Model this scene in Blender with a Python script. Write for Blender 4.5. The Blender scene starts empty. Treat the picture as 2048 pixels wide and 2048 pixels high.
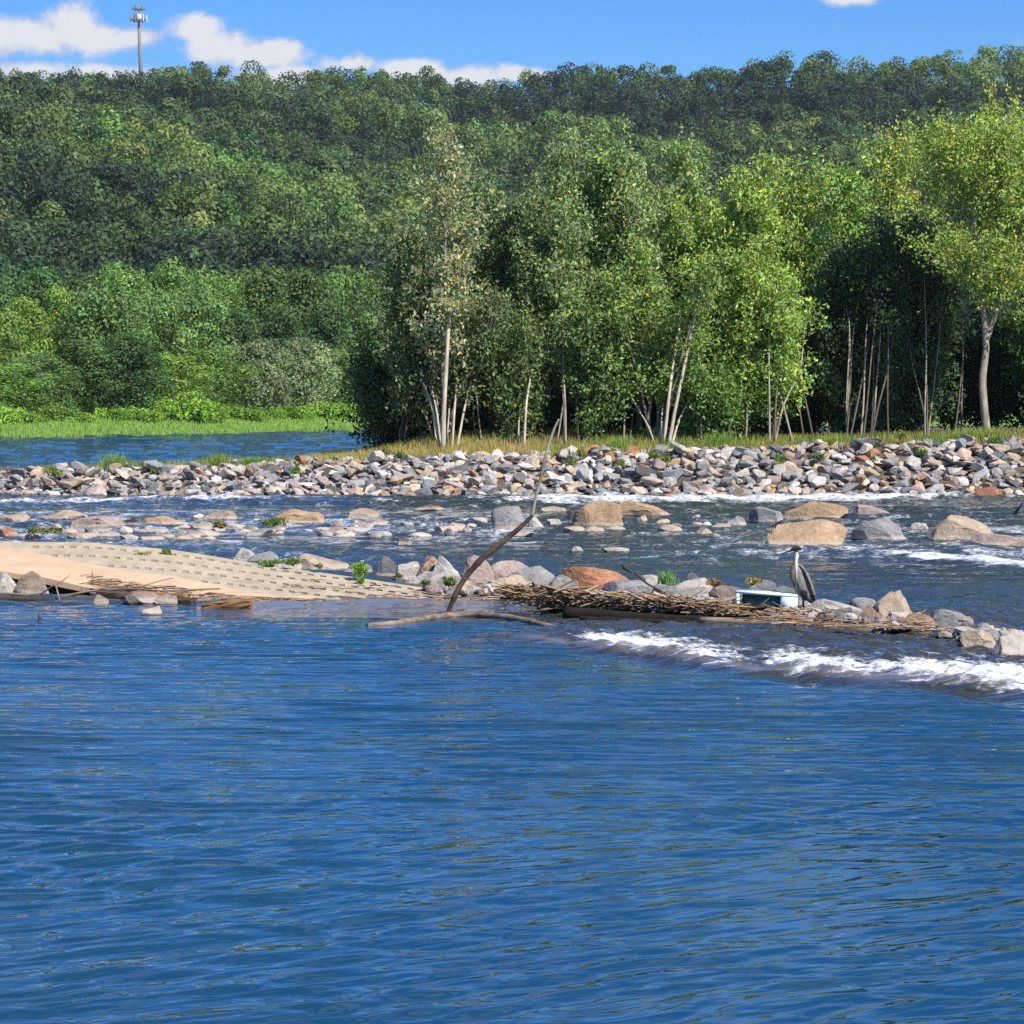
import bpy, bmesh, math, random
import numpy as np
from mathutils import Vector, Matrix
R = math.radians
rng = np.random.default_rng(7)
random.seed(7)
SC = bpy.context.scene
COL = SC.collection
# ------------------------------------------------------------------ camera
H = 3.07; F = 3000.0; PITCH = math.atan(112 / F)
cam_d = bpy.data.cameras.new('camera'); cam = bpy.data.objects.new('camera', cam_d); COL.objects.link(cam)
cam_d.sensor_width = 36; cam_d.lens = 36 * F / 1024; cam_d.clip_start = 0.5; cam_d.clip_end = 6000
cam.location = (0, 0, H); cam.rotation_euler = (math.pi / 2 - PITCH, 0, 0)
SC.camera = cam
ca, sa = math.cos(PITCH), math.sin(PITCH)
def ray(px, py):                       # px,py in the 2048 px photograph
    u = (px / 2 - 512) / F; v = (512 - py / 2) / F
    return np.array([u, ca + v * sa, -sa + v * ca])
def W(px, py, z=0.0):                  # where the pixel's ray meets the level z
    d = ray(px, py); t = (z - H) / d[2]; return np.array([d[0] * t, d[1] * t, z])
def D(px, py, Y):                      # the point of the pixel's ray at distance Y
    d = ray(px, py); t = Y / d[1]; return np.array([d[0] * t, Y, H + d[2] * t])
# ------------------------------------------------------------------ world, sun, exposure
SUN_AZ, SUN_EL = R(138), R(44)         # azimuth clockwise from +Y
sdir = np.array([math.sin(SUN_AZ) * math.cos(SUN_EL), math.cos(SUN_AZ) * math.cos(SUN_EL), math.sin(SUN_EL)])
world = bpy.data.worlds.new('World'); SC.world = world; world.use_nodes = True
SC.view_settings.view_transform = 'Standard'; SC.view_settings.look = 'None'
SC.view_settings.exposure = 0.55; SC.view_settings.gamma = 1.0
SC.render.engine = 'CYCLES'
cy = SC.cycles
cy.use_denoising = False; cy.max_bounces = 5; cy.diffuse_bounces = 2; cy.glossy_bounces = 3; cy.transmission_bounces = 2
cy.transparent_max_bounces = 4; cy.volume_bounces = 0; cy.use_adaptive_sampling = True; cy.adaptive_threshold = 0.01
cy.sample_clamp_indirect = 4.0; cy.caustics_reflective = False; cy.caustics_refractive = False
sun_d = bpy.data.lights.new('sun', 'SUN'); sun_d.energy = 4.8; sun_d.angle = R(0.5); sun_d.color = (1.0, 0.95, 0.87)
sun = bpy.data.objects.new('sun', sun_d); COL.objects.link(sun)
sun.rotation_euler = Vector(-sdir).to_track_quat('-Z', 'Y').to_euler()

class NT:
    """tiny node-tree helper"""
    def __init__(s, tree): s.t = tree; s.n = tree.nodes; s.l = tree.links
    def node(s, typ, ins=None, **kw):
        n = s.n.new(typ)
        for k, v in kw.items(): setattr(n, k, v)
        for k, v in (ins or {}).items():
            sock = n.inputs[k]
            if isinstance(v, bpy.types.NodeSocket): s.l.new(v, sock)
            else: sock.default_value = v
        return n
    def math(s, op, a, b=0.0, c=0.0, clamp=False):
        n = s.node('ShaderNodeMath', {0: a, 1: b, 2: c}, operation=op); n.use_clamp = clamp; return n.outputs[0]
    def mix(s, f, a, b, blend='MIX'):
        n = s.n.new('ShaderNodeMix'); n.data_type = 'RGBA'; n.blend_type = blend
        for i, v in ((0, f), (6, a), (7, b)):
            if isinstance(v, bpy.types.NodeSocket): s.l.new(v, n.inputs[i])
            else: n.inputs[i].default_value = v if i == 0 else (tuple(v) + (1,))[:4]
        return n.outputs[2]
    def ramp(s, f, stops, interp='LINEAR'):
        n = s.n.new('ShaderNodeValToRGB'); n.color_ramp.interpolation = interp
        e = n.color_ramp.elements
        while len(e) < len(stops): e.new(0.5)
        for el, (p, c) in zip(e, stops):
            el.position = p; el.color = (tuple(c) + (1,))[:4] if not isinstance(c, (int, float)) else (c, c, c, 1)
        s.l.new(f, n.inputs[0]); return n.outputs[0]
    def smooth(s, v, a, b):
        n = s.node('ShaderNodeMapRange', {0: v, 1: a, 2: b, 3: 0.0, 4: 1.0}, interpolation_type='SMOOTHSTEP'); return n.outputs[0]
    def noise(s, vec, scale, detail=3.0, rough=0.55, dist=0.0):
        n = s.node('ShaderNodeTexNoise', {'Scale': scale, 'Detail': detail, 'Roughness': rough, 'Distortion': dist})
        if vec is not None: s.l.new(vec, n.inputs['Vector'])
        return n.outputs[0]
    def vmul(s, vec, v):
        return s.node('ShaderNodeVectorMath', {0: vec, 1: v}, operation='MULTIPLY').outputs[0]

def build_world():
    T = NT(world.node_tree); T.n.clear()
    sky = T.node('ShaderNodeTexSky', sky_type='NISHITA')
    sky.sun_disc = False; sky.sun_elevation = SUN_EL; sky.sun_rotation = SUN_AZ
    sky.air_density = 1.0; sky.dust_density = 0.0; sky.ozone_density = 3.0; sky.altitude = 0
    hs = T.node('ShaderNodeHueSaturation', {'Hue': 0.507, 'Saturation': 1.5, 'Value': 1.0, 'Color': sky.outputs[0]})
    base = T.mix(1.0, hs.outputs[0], (0.50, 0.68, 0.95), 'MULTIPLY')
    tc = T.node('ShaderNodeTexCoord').outputs['Generated']
    sx = T.node('ShaderNodeSeparateXYZ', {0: tc})
    yy = T.math('MAXIMUM', sx.outputs[1], 0.02)
    u = T.math('DIVIDE', sx.outputs[0], yy); t = T.math('DIVIDE', sx.outputs[2], yy)
    vec = T.node('ShaderNodeCombineXYZ', {0: u, 1: t}).outputs[0]
    n1 = T.noise(vec, 75.0, 9.0, 0.62); n2 = T.noise(vec, 22.0, 2.0, 0.5)
    # cumulus heads low over the ridge: (azimuth, elevation, half sizes), all as directions
    def cl(px, py, rx, ry): return ((px - 512) / F, (400 - py) / F, rx / F, ry / F)
    puffs = [cl(70, 26, 24, 17), cl(45, 40, 45, 15), cl(8, 42, 26, 14), cl(100, 42, 34, 13), cl(135, 40, 22, 8), cl(196, 32, 22, 12),
             cl(225, 50, 34, 13), cl(262, 56, 36, 13), cl(286, 52, 16, 10), cl(35, 72, 34, 9), cl(105, 78, 50, 9), cl(285, 78, 40, 9),
             cl(350, 66, 26, 9), cl(410, 72, 34, 10), cl(460, 78, 36, 9), cl(520, 76, 28, 7), cl(845, -3, 30, 9), cl(-60, 50, 40, 20),
             cl(-120, 20, 50, 24), cl(1120, 30, 60, 20)]
    m = None
    for (a, b, rx, ry) in puffs:
        d = T.node('ShaderNodeVectorMath', {0: vec, 1: (-a, -b, 0)}, operation='ADD').outputs[0]
        d = T.vmul(d, (1 / rx, 1 / ry, 0))
        L = T.node('ShaderNodeVectorMath', {0: d}, operation='LENGTH').outputs['Value']
        m = L if m is None else T.math('SMOOTH_MIN', m, L, 0.35)
    m = T.math('ADD', m, T.math('MULTIPLY', T.math('SUBTRACT', n1, 0.5), 2.6))
    m = T.math('ADD', m, T.math('MULTIPLY', T.math('SUBTRACT', n2, 0.5), 0.7))
    mask = T.math('MULTIPLY', T.smooth(m, 1.7, 0.6), T.smooth(sx.outputs[1], 0.02, 0.3))
    # thin scattered clouds added above the view to brighten the river's reflection
    hi = T.noise(T.vmul(tc, (1, 1, 2)), 4.0, 5.0, 0.6)
    mh = T.math('MULTIPLY', T.smooth(hi, 0.42, 0.66), T.smooth(sx.outputs[2], 0.15, 0.22))
    mask = T.math('MAXIMUM', mask, T.math('MULTIPLY', mh, 0.6))
    shade = T.smooth(T.math('ADD', m, T.math('MULTIPLY', T.noise(T.node('ShaderNodeVectorMath', {0: vec, 1: (-.004, -.004, 0)}, operation='ADD').outputs[0], 60.0, 4.0, .6), -2.2)), .7, -.6)
    cloud = T.mix(shade, (3.1, 3.6, 4.9), (5.6, 5.7, 6.0))
    out = T.mix(mask, base, cloud)
    bg = T.node('ShaderNodeBackground', {'Color': out, 'Strength': 0.1})
    o = T.node('ShaderNodeOutputWorld', {'Surface': bg.outputs[0]})
build_world()
world.cycles.sampling_method = 'MANUAL'; world.cycles.sample_map_resolution = 512

# ------------------------------------------------------------------ mesh helpers
def np_mesh(name, V, Fs, attr=None, smooth=False, dom='FACE'):
    """V (n,3); Fs (m,k) ints; attr dict name -> (m,) or (m,3)"""
    V = np.asarray(V, np.float32); Fs = np.asarray(Fs, np.int32)
    me = bpy.data.meshes.new(name)
    me.vertices.add(len(V)); me.vertices.foreach_set('co', V.ravel())
    m, k = Fs.shape
    me.loops.add(m * k); me.loops.foreach_set('vertex_index', Fs.ravel())
    me.polygons.add(m); me.polygons.foreach_set('loop_start', np.arange(m, dtype=np.int32) * k)
    me.polygons.foreach_set('use_smooth', np.full(m, smooth, bool))
    me.update(calc_edges=True)
    for nm, a in (attr or {}).items():
        a = np.asarray(a, np.float32)
        if a.ndim == 1:
            at = me.attributes.new(nm, 'FLOAT', dom); at.data.foreach_set('value', a)
        else:
            at = me.attributes.new(nm, 'FLOAT_COLOR', dom)
            at.data.foreach_set('color', np.hstack([a, np.ones((len(a), 1), np.float32)]).ravel())
    return me
def link(name, me, mat=None, parent=None):
    o = bpy.data.objects.new(name, me); COL.objects.link(o)
    if mat and not me.materials: me.materials.append(mat)
    if parent: o.parent = parent
    return o
def tag(o, label=None, cat=None, group=None, kind=None):
    if label: o['label'] = label
    if cat: o['category'] = cat
    if group: o['group'] = group
    if kind: o['kind'] = kind
    return o
def empty(name, loc, rz=0.0):
    o = bpy.data.objects.new(name, None); COL.objects.link(o); o.location = tuple(loc); o.rotation_euler = (0, 0, rz)
    o.empty_display_size = 0.1
    return o
def join(parts):
    """parts: list of (V,F) with the same face size -> V,F"""
    Vs, Fs, n = [], [], 0
    for V, F_ in parts:
        Vs.append(V); Fs.append(np.asarray(F_) + n); n += len(V)
    return np.vstack(Vs), np.vstack(Fs)
def tube(pts, rad, n=7, cap=True):
    pts = np.asarray(pts, float); m = len(pts); rad = np.broadcast_to(np.asarray(rad, float), (m,)) if np.ndim(rad) < 2 else rad
    tan = np.gradient(pts, axis=0); tan /= np.linalg.norm(tan, axis=1)[:, None] + 1e-9
    ref = np.array([0, 0, 1.0]) if abs(tan[:, 2]).mean() < 0.8 else np.array([1.0, 0, 0])
    a = np.cross(tan, ref); a /= np.linalg.norm(a, axis=1)[:, None] + 1e-9
    b = np.cross(tan, a)
    th = np.linspace(0, 2 * np.pi, n, endpoint=False)
    if np.ndim(rad) == 2: ra, rb = rad[:, 0], rad[:, 1]
    else: ra = rb = rad
    V = pts[:, None] + a[:, None] * (np.cos(th)[None, :, None] * ra[:, None, None]) + b[:, None] * (np.sin(th)[None, :, None] * rb[:, None, None])
    V = V.reshape(-1, 3)
    i = np.arange(m - 1)[:, None] * n; j = np.arange(n)[None]; jn = (j + 1) % n
    Fq = np.stack([i + j, i + jn, i + n + jn, i + n + j], -1).reshape(-1, 4)
    if cap:
        V = np.vstack([V, pts[:1], pts[-1:]]); c0, c1 = len(V) - 2, len(V) - 1
        j = np.arange(n); jn = (j + 1) % n
        Fq = np.vstack([Fq, np.stack([np.full(n, c0), jn, j, np.full(n, c0)], -1)[:, [0, 1, 2, 0]] * 0 + np.stack([jn, j, np.full(n, c0), np.full(n, c0)], -1)]) if False else Fq
        # quad fans that pair two neighbours (n even -> exact)
        k = np.arange(0, n - 1, 2)
        q0 = np.stack([np.full(len(k), c0), (k + 2) % n, k + 1, k], -1)
        e = (m - 1) * n
        q1 = np.stack([np.full(len(k), c1), e + k, e + k + 1, e + (k + 2) % n], -1)
        Fq = np.vstack([Fq, q0, q1])
    return V, Fq
def box(cx, cy_, cz, sx, sy, sz, rot=None):
    v = np.array([[x, y, z] for x in (-.5, .5) for y in (-.5, .5) for z in (-.5, .5)]) * (sx, sy, sz)
    if rot is not None: v = v @ np.array(rot).T
    v = v + (cx, cy_, cz)
    f = np.array([[0, 1, 3, 2], [4, 6, 7, 5], [0, 4, 5, 1], [2, 3, 7, 6], [0, 2, 6, 4], [1, 5, 7, 3]])
    return v, f
def fnoise(P, freq, seed, octs=3, gain=0.5):
    """cheap smooth noise from sums of sines, P (n,d)"""
    r = np.random.default_rng(seed); out = np.zeros(len(P)); amp = 1.0; tot = 0
    for o in range(octs):
        for k in range(5):
            d = r.normal(size=P.shape[1]); d /= np.linalg.norm(d)
            out += amp * np.sin(P @ d * freq * r.uniform(0.7, 1.4) * 6.283 + r.uniform(0, 6.283)); tot += amp * 0.5
        freq *= 2.1; amp *= gain
    return out / tot

# ------------------------------------------------------------------ materials
def mat_new(name):
    m = bpy.data.materials.new(name); m.use_nodes = True; T = NT(m.node_tree); T.n.clear(); return m, T
def finish(T, shader, disp=None):
    o = T.node('ShaderNodeOutputMaterial', {'Surface': shader})
def simple(name, colr, rough=0.8, var=0.25, scale=8.0, bump=0.3, spec=0.3, dark=None, stretch=None):
    m, T = mat_new(name)
    tc = T.node('ShaderNodeTexCoord').outputs['Object']
    if stretch: tc = T.vmul(tc, stretch)
    n = T.noise(tc, scale, 5.0, 0.6)
    lo = dark or tuple(c * (1 - var * 1.6) for c in colr); hi = tuple(min(1, c * (1 + var)) for c in colr)
    c = T.ramp(n, [(0.3, lo), (0.7, hi)])
    b = T.node('ShaderNodeBump', {'Strength': bump, 'Distance': 0.02, 'Height': n})
    p = T.node('ShaderNodeBsdfPrincipled', {'Base Color': c, 'Roughness': rough, 'Normal': b.outputs[0], 'Specular IOR Level': spec})
    finish(T, p.outputs[0]); return m

def foliage_mat(name, trans=0.35):
    m, T = mat_new(name)
    oc = T.node('ShaderNodeObjectInfo').outputs['Color']
    at = T.node('ShaderNodeAttribute', attribute_name='col').outputs['Color']
    c = T.mix(1.0, oc, at, 'MULTIPLY')
    d = T.node('ShaderNodeBsdfDiffuse', {'Color': c})
    c2 = T.mix(1.0, c, (1.15, 1.3, 0.55), 'MULTIPLY')
    tr = T.node('ShaderNodeBsdfTranslucent', {'Color': c2})
    g = T.node('ShaderNodeBsdfGlossy', {'Color': (1, 1, 1, 1), 'Roughness': 0.6})
    s = T.node('ShaderNodeMixShader', {0: trans, 1: d.outputs[0], 2: tr.outputs[0]})
    s = T.node('ShaderNodeMixShader', {0: 0.018, 1: s.outputs[0], 2: g.outputs[0]})
    finish(T, s.outputs[0]); return m
M_LEAF = foliage_mat('foliage')

def rock_mat(name, use_attr=False, line=True):
    m, T = mat_new(name)
    geo = T.node('ShaderNodeNewGeometry')
    pos = geo.outputs['Position']
    if use_attr: base = T.node('ShaderNodeAttribute', attribute_name='col').outputs['Color']
    else: base = T.node('ShaderNodeObjectInfo').outputs['Color']
    n1 = T.noise(pos, 2.3, 6.0, 0.62); n2 = T.noise(pos, 11.0, 5.0, 0.65); n3 = T.noise(pos, 45.0, 3.0, 0.6)
    v = T.math('ADD', T.math('MULTIPLY', n1, 0.9), T.math('MULTIPLY', n2, 0.8))
    k = T.node('ShaderNodeMapRange', {0: v, 1: 0.55, 2: 1.15, 3: 0.5, 4: 1.4}).outputs[0]
    kc = T.node('ShaderNodeCombineColor', {0: k, 1: k, 2: k}).outputs[0]
    c = T.mix(1.0, base, kc, 'MULTIPLY')
    # mineral veins and lichen
    wv = T.node('ShaderNodeTexVoronoi', {'Vector': T.node('ShaderNodeVectorMath', {0: pos, 1: T.node('ShaderNodeTexNoise', {'Vector': pos, 'Scale': 2.0}).outputs['Color']}, operation='ADD').outputs[0], 'Scale': 1.7}, feature='DISTANCE_TO_EDGE').outputs['Distance']
    vein = T.math('MULTIPLY', T.smooth(wv, 0.035, 0.0), T.smooth(n1, 0.48, 0.62))
    c = T.mix(T.math('MULTIPLY', vein, 0.55), c, (0.5, 0.47, 0.43))
    c = T.mix(T.math('MULTIPLY', T.smooth(n2, 0.58, 0.7), 0.5), c, (0.09, 0.085, 0.075))
    c = T.mix(T.math('MULTIPLY', T.smooth(n3, 0.62, 0.75), 0.4), c, (0.45, 0.43, 0.4))
    if line:   # pale dried silt just above the water, wet dark stone below it
        z = T.math('ADD', T.node('ShaderNodeSeparateXYZ', {0: pos}).outputs[2], T.math('MULTIPLY', T.math('SUBTRACT', n2, 0.5), 0.05))
        pale = T.math('MULTIPLY', T.smooth(z, 0.015, 0.035), T.smooth(z, 0.12, 0.07))
        c = T.mix(T.math('MULTIPLY', pale, 0.6), c, (0.5, 0.42, 0.34))
        c = T.mix(T.math('MULTIPLY', T.smooth(z, 0.03, 0.0), 0.8), c, (0.045, 0.04, 0.035))
    hgt = T.math('ADD', T.math('MULTIPLY', n2, 1.0), T.math('MULTIPLY', n3, 0.35))
    b = T.node('ShaderNodeBump', {'Strength': 0.8, 'Distance': 0.05, 'Height': hgt})
    p = T.node('ShaderNodeBsdfPrincipled', {'Base Color': c, 'Roughness': 0.82, 'Normal': b.outputs[0], 'Specular IOR Level': 0.3})
    finish(T, p.outputs[0]); return m
M_ROCK = rock_mat('boulder_stone'); M_ROCKA = rock_mat('loose_stone', True, False); M_RIP = rock_mat('riprap_stone', False, False)

# ------------------------------------------------------------------ ground: river bed, island, spit, far bank and hills, one sheet
RX = np.array([-600, 0, 60, 110, 140, 190, 245, 300, 330, 400, 440, 490, 530, 570, 640, 690, 720, 760, 820, 900, 945, 1024, 1500], float)
RY = np.array([74, 76, 79, 76, 77, 74, 74, 80, 70, 75, 79, 88, 76, 70, 68, 79, 71, 63, 61, 62, 56, 53, 60], float)
SX = np.array([-300, 50, 160, 265, 370, 500, 640, 800, 1024, 1400], float)
SY = np.array([90, 100, 132, 175, 203, 215, 225, 215, 190, 180], float)
def sstep(a, b, x):
    t = np.clip((x - a) / (b - a), 0, 1); return t * t * (3 - 2 * t)
def island_top(px):                    # height of the island's crest by picture column (1024)
    return np.interp(px, [-200, 0, 60, 150, 300, 420, 520, 700, 860, 1024, 1300], [0.68, 0.74, 0.80, 0.90, 1.12, 1.38, 1.5, 1.68, 1.85, 2.1, 2.2])
def shore_far(x): return np.interp(x, [-120, -40, -13.5, 40, 160], [190, 236, 307, 345, 370])
def island_front(x): return 96.6 + 1.0 * np.clip(-x / 17, -1.2, 1.2) * 0.6 + 0.35 * np.sin(x * 0.7) + 0.2 * np.sin(x * 1.9)
def ground_z(x, y):
    px = 512 + F * x / y
    z = np.full_like(x, -0.9)
    # island
    it = island_top(512 + F * x / 100.0)
    f = island_front(x)
    back = 106 + 10 * sstep(420, 560, 512 + F * x / 104.0) + 14 * sstep(600, 760, 512 + F * x / 104.0)
    up = np.clip((y - f) / 4.2, -1.2, 1)
    zi = np.where(up < 0, up * 0.5, it * .80 * up + (0.08 + 0.42 * sstep(330, 450, 512 + F * x / 100.0) - .30 * sstep(640, 800, 512 + F * x / 100.0)) * sstep(4.2, 9.0, y - f)) ; zi = np.minimum(zi, (it + .4) * np.clip((back + 4 - y) / 4.0, -0.7, 1))
    z = np.maximum(z, zi)
    # spit that carries the near boulders
    sp = np.interp(px, [-300, 240, 480, 560, 700, 800, 900, 1024, 1200], [47.9, 47.6, 47.2, 45.6, 43.2, 42.0, 40.2, 37.9, 36])
    wd = np.interp(px, [0, 480, 700, 830, 880, 1024], [2.2, 1.5, 1.6, 1.0, .7, .8])
    z = np.maximum(z, -0.9 + (0.9 + 0.1) * np.exp(-((y - sp - 1.0) / wd) ** 2))
    # shallow stones in mid river
    z = np.maximum(z, -0.9 + (0.87) * np.exp(-((y - 68) / 5.0) ** 2) * sstep(620, 380, px))
    # far bank
    s = shore_far(x); dd = y - s
    zb = np.where(dd < 0, dd * 0.05, 1.3 * sstep(0, 45, dd) + 1.7 * sstep(60, 160, dd))
    z = np.maximum(z, np.maximum(zb, -0.9))
    # hills
    zr = H + (400 - np.interp(px, RX, RY)) * 1300 / F - 12
    zs = H + (400 - np.interp(px, SX, SY)) * 850 / F - 9
    pts = np.stack([x, y], 1)
    w = fnoise(pts, 1 / 190.0, 5, 3) * 11
    yy = y + 0 * x
    z1 = 3 + (zs - 3) * np.clip((yy - 425) / 425, 0, 1) ** 1.25
    t2 = np.clip((yy - 850) / 450, 0, 1)
    z2 = zs + (zr - zs) * (t2 ** 1.35)
    zh = np.where(yy < 850, z1, z2)
    zh = np.where(yy > 1300, zr - (yy - 1300) * 0.12, zh)
    zh = zh + w * sstep(460, 620, yy) * (1 - sstep(1180, 1290, yy) * 0.9)
    return np.where(y > 425, np.maximum(zh, z), z)
def GZ(x, y): return float(ground_z(np.array([float(x)]), np.array([float(y)]))[0])

def fan_grid(ys, half0, slope, nc):
    ys = np.asarray(ys); t = np.linspace(-1, 1, nc)
    X = t[None] * (half0 + slope * ys[:, None]); Y = np.repeat(ys[:, None], nc, 1)
    n = len(ys); i = np.arange(n - 1)[:, None] * nc; j = np.arange(nc - 1)[None]
    Fq = np.stack([i + j, i + j + 1, i + nc + j + 1, i + nc + j], -1).reshape(-1, 4)
    return X.ravel(), Y.ravel(), Fq
def build_ground():
    ys = np.concatenate([np.linspace(2, 34, 12), np.arange(35, 52, .35), np.arange(52, 92, 1.0), np.arange(92, 126, .3), np.arange(126, 430, 4), np.arange(430, 1320, 9), np.geomspace(1320, 3600, 24)])
    x, y, Fq = fan_grid(ys, 4, 0.34, 420)
    z = ground_z(x, y)
    z = np.where(y > 1320, z - (y - 1320) * 0.02, z)
    P = np.stack([x, y], 1)
    z += np.where((y > 34) & (y < 430), fnoise(P, .5, 3, 2) * 0.04, 0)
    m, T = mat_new('ground')
    pos = T.node('ShaderNodeNewGeometry').outputs['Position']
    sx = T.node('ShaderNodeSeparateXYZ', {0: pos})
    n = T.noise(pos, 0.6, 6.0, 0.6); n2 = T.noise(pos, 6.0, 4.0, 0.6)
    soil = T.ramp(n2, [(0.3, (0.06, 0.05, 0.035)), (0.7, (0.16, 0.13, 0.10))])
    grass = T.ramp(T.noise(T.vmul(pos, (.35, 1, 1)), 0.35, 5, .6), [(0.35, (0.15, 0.24, 0.05)), (0.65, (0.22, 0.33, 0.08))])
    litter = T.ramp(n, [(0.3, (0.012, 0.02, 0.012)), (0.7, (0.03, 0.045, 0.02))])
    c = T.mix(T.smooth(sx.outputs[1], 175, 190), soil, grass)
    c = T.mix(T.smooth(sx.outputs[1], 395, 430), c, litter)
    b = T.node('ShaderNodeBump', {'Strength': .5, 'Distance': .05, 'Height': n2})
    p = T.node('ShaderNodeBsdfPrincipled', {'Base Color': c, 'Roughness': 0.95, 'Normal': b.outputs[0], 'Specular IOR Level': 0.1})
    finish(T, p.outputs[0])
    o = link('ground', np_mesh('ground', np.stack([x, y, z], 1), Fq, smooth=True), m)
    tag(o, 'river bed, low stony island, green far bank and long hillside', kind='structure')
build_ground()

# ------------------------------------------------------------------ water: one displaced sheet
def fy(ypx): return F * H / (ypx - 400.0)        # distance of the water at a picture row (1024)
def build_water():
    ys = [4.0]
    while ys[-1] < 400:
        y = ys[-1]
        ys.append(y + (0.13 if y < 12 else 0.018 + 0.0007 * (y - 12) if y < 46 else 0.05 + (y - 46) * 0.0016 if y < 100 else 0.14 + (y - 100) * 0.012))
    x, y, Fq = fan_grid(np.array(ys), 1.2, 0.225, 620)
    px = 512 + F * x / y
    r = np.random.default_rng(11)
    z = np.zeros_like(x)
    near = 1 - sstep(38, 47, y)
    # two families of ripples: crests lying across the view, and crests running away to the right close by
    wB = sstep(27, 17, y)
    def waves(n, lmin, lmax, th0, spread, rms_slope, seed, px_, py_):
        q = np.random.default_rng(seed); h = np.zeros_like(px_)
        ls = np.exp(q.uniform(np.log(lmin), np.log(lmax), n))
        for L in ls:
            th = th0 + q.normal() * spread; k = 2 * np.pi / L
            a = rms_slope / k * math.sqrt(2.0 / n)
            ph = k * (px_ * math.sin(th) + py_ * math.cos(th)) + q.uniform(0, 6.28)
            h += a * (np.sin(ph) + 0.3 * np.sin(2 * ph + 1.57))
        return h
    P = np.stack([x, y], 1)
    wx = x + 0.12 * fnoise(P, 0.5, 21, 2); wy = y + 0.10 * fnoise(P, 0.45, 22, 2)
    gust = 0.78 + 0.55 * fnoise(P * (0.5, 0.25), 0.35, 23, 2)
    A = waves(40, 0.19, 0.75, 0.02, 0.10, 0.13, 31, wx, wy)
    B = waves(30, 0.17, 1.0, -0.60, 0.09, 0.13, 32, wx, wy)
    z += near * np.clip(gust, 0.3, 1.5) * (A * (1 - 0.6 * wB) + B * (0.10 + 0.9 * wB))
    # rapids
    mid = sstep(41, 47, y) * (1 - sstep(96, 99, y))
    C = waves(44, 0.3, 2.4, 0.1, 0.6, 0.24, 33, wx, wy)
    rough = 0.55 + 0.6 * np.clip(fnoise(P * (0.25, .6), 0.12, 24, 2), -0.6, 1)
    z += mid * C * rough
    far = sstep(99, 108, y)
    z += far * waves(26, 0.9, 4, 0.0, 0.5, 0.15, 34, wx, wy)
    # standing waves that break below the spit
    foam = np.zeros_like(x); murk = np.zeros_like(x)
    crest = np.interp(px, [440, 500, 560, 620, 700, 760, 830, 900, 960, 1024, 1200], [fy(v) for v in (628, 634, 641, 650, 660, 668, 673, 679, 683, 688, 694)])
    lip = np.interp(px, [470, 560, 640, 720, 760, 800, 860, 890, 940, 1024, 1100], [0.0, .35, .8, .55, .25, 1.0, .55, .5, 1.05, .85, .9])
    cw = crest + 0.35 * fnoise(P * (1, 0.0), 0.35, 41, 2)
    dy = y - cw
    amp = 0.17 * lip * (0.75 + 0.5 * fnoise(P * (1, .6), .7, 45, 3)) * sstep(455, 560, px)
    z += amp * np.exp(-(dy / 0.55) ** 2) - amp * 0.55 * np.exp(-((dy + 1.1) / 0.7) ** 2) * 1.0
    brk = 1.25 * np.exp(-((dy - 0.6) / np.where(dy > .6, 2.6, 1.1)) ** 2) * np.clip(lip * 1.15 + .12, 0, 1.1) * sstep(520, 600, px)
    foam = np.maximum(foam, brk)
    turb = sstep(-0.6, 0.6, dy) * (1 - sstep(43, 47, y)) * sstep(470, 600, px)
    z += turb * waves(34, 0.16, 0.9, 0.3, 0.9, 0.24, 35, wx, wy)
    z += brk * 0.05 * fnoise(P, 1.6, 42, 4, .6)
    foam = np.maximum(foam, turb * 0.46 * sstep(4.5, 0.8, dy))
    murk = np.maximum(murk, turb * 0.62)
    murk = np.maximum(murk, np.exp(-((dy + 0.25) / 0.7) ** 2) * sstep(440, 540, px) * 0.9)
    # shallows between ramp and stranded log
    sh = sstep(195, 260, px) * sstep(560, 470, px) * sstep(fy(624), fy(616), y) * (1 - sstep(46.3, 47.5, y))
    murk = np.maximum(murk, sh)
    # white line along the island
    fr = island_front(x)
    s1 = np.interp(px, [-200, 0, 120, 220, 300, 420, 500, 560, 860, 900, 960, 1024, 1200], [.6, .75, .85, .9, .6, .35, .6, .95, 1, .95, .75, .6, .6])
    yc = np.interp(px, [0, 150, 300, 480, 560, 700, 800, 880, 1024], [fy(503), fy(500), fy(498), fy(498), fy(501), fy(500), fy(499), fy(498), fy(495)])
    w1 = np.interp(px, [0, 300, 420, 520, 800, 900, 1024], [2.4, 1.8, 1.6, 4.6, 4.2, 4.0, 3.0])
    foam = np.maximum(foam, 1.05 * s1 * np.exp(-((y - yc) / w1) ** 2))
    z += 0.10 * s1 * np.exp(-((y - yc) / w1) ** 2) * (0.5 + fnoise(P * (1, 1.3), 0.45, 43, 2))
    # riffle right of centre
    yc = np.interp(px, [700, 760, 860, 940, 1024, 1150], [fy(541), fy(547), fy(554), fy(560), fy(567), fy(574)])
    s2 = np.interp(px, [700, 780, 860, 930, 1024, 1150], [0, .55, .75, 1, 1, .9])
    dr = y - yc
    foam = np.maximum(foam, 1.05 * s2 * np.exp(-(dr / np.where(dr > 0, 2.6, 1.0)) ** 2))
    z += 0.12 * s2 * np.exp(-((dr) / 1.2) ** 2) * (0.6 + 0.5 * fnoise(P * (1, 1), 0.4, 44, 2))
    # sparkle of broken water over the shallow stones
    s3 = sstep(640, 520, px) * sstep(fy(555), fy(542), y) * sstep(fy(503), fy(512), y)
    foam = np.maximum(foam, 0.58 * s3); murk = np.maximum(murk, 0.35 * s3)
    murk = np.maximum(murk, .38 * mid)
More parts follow.
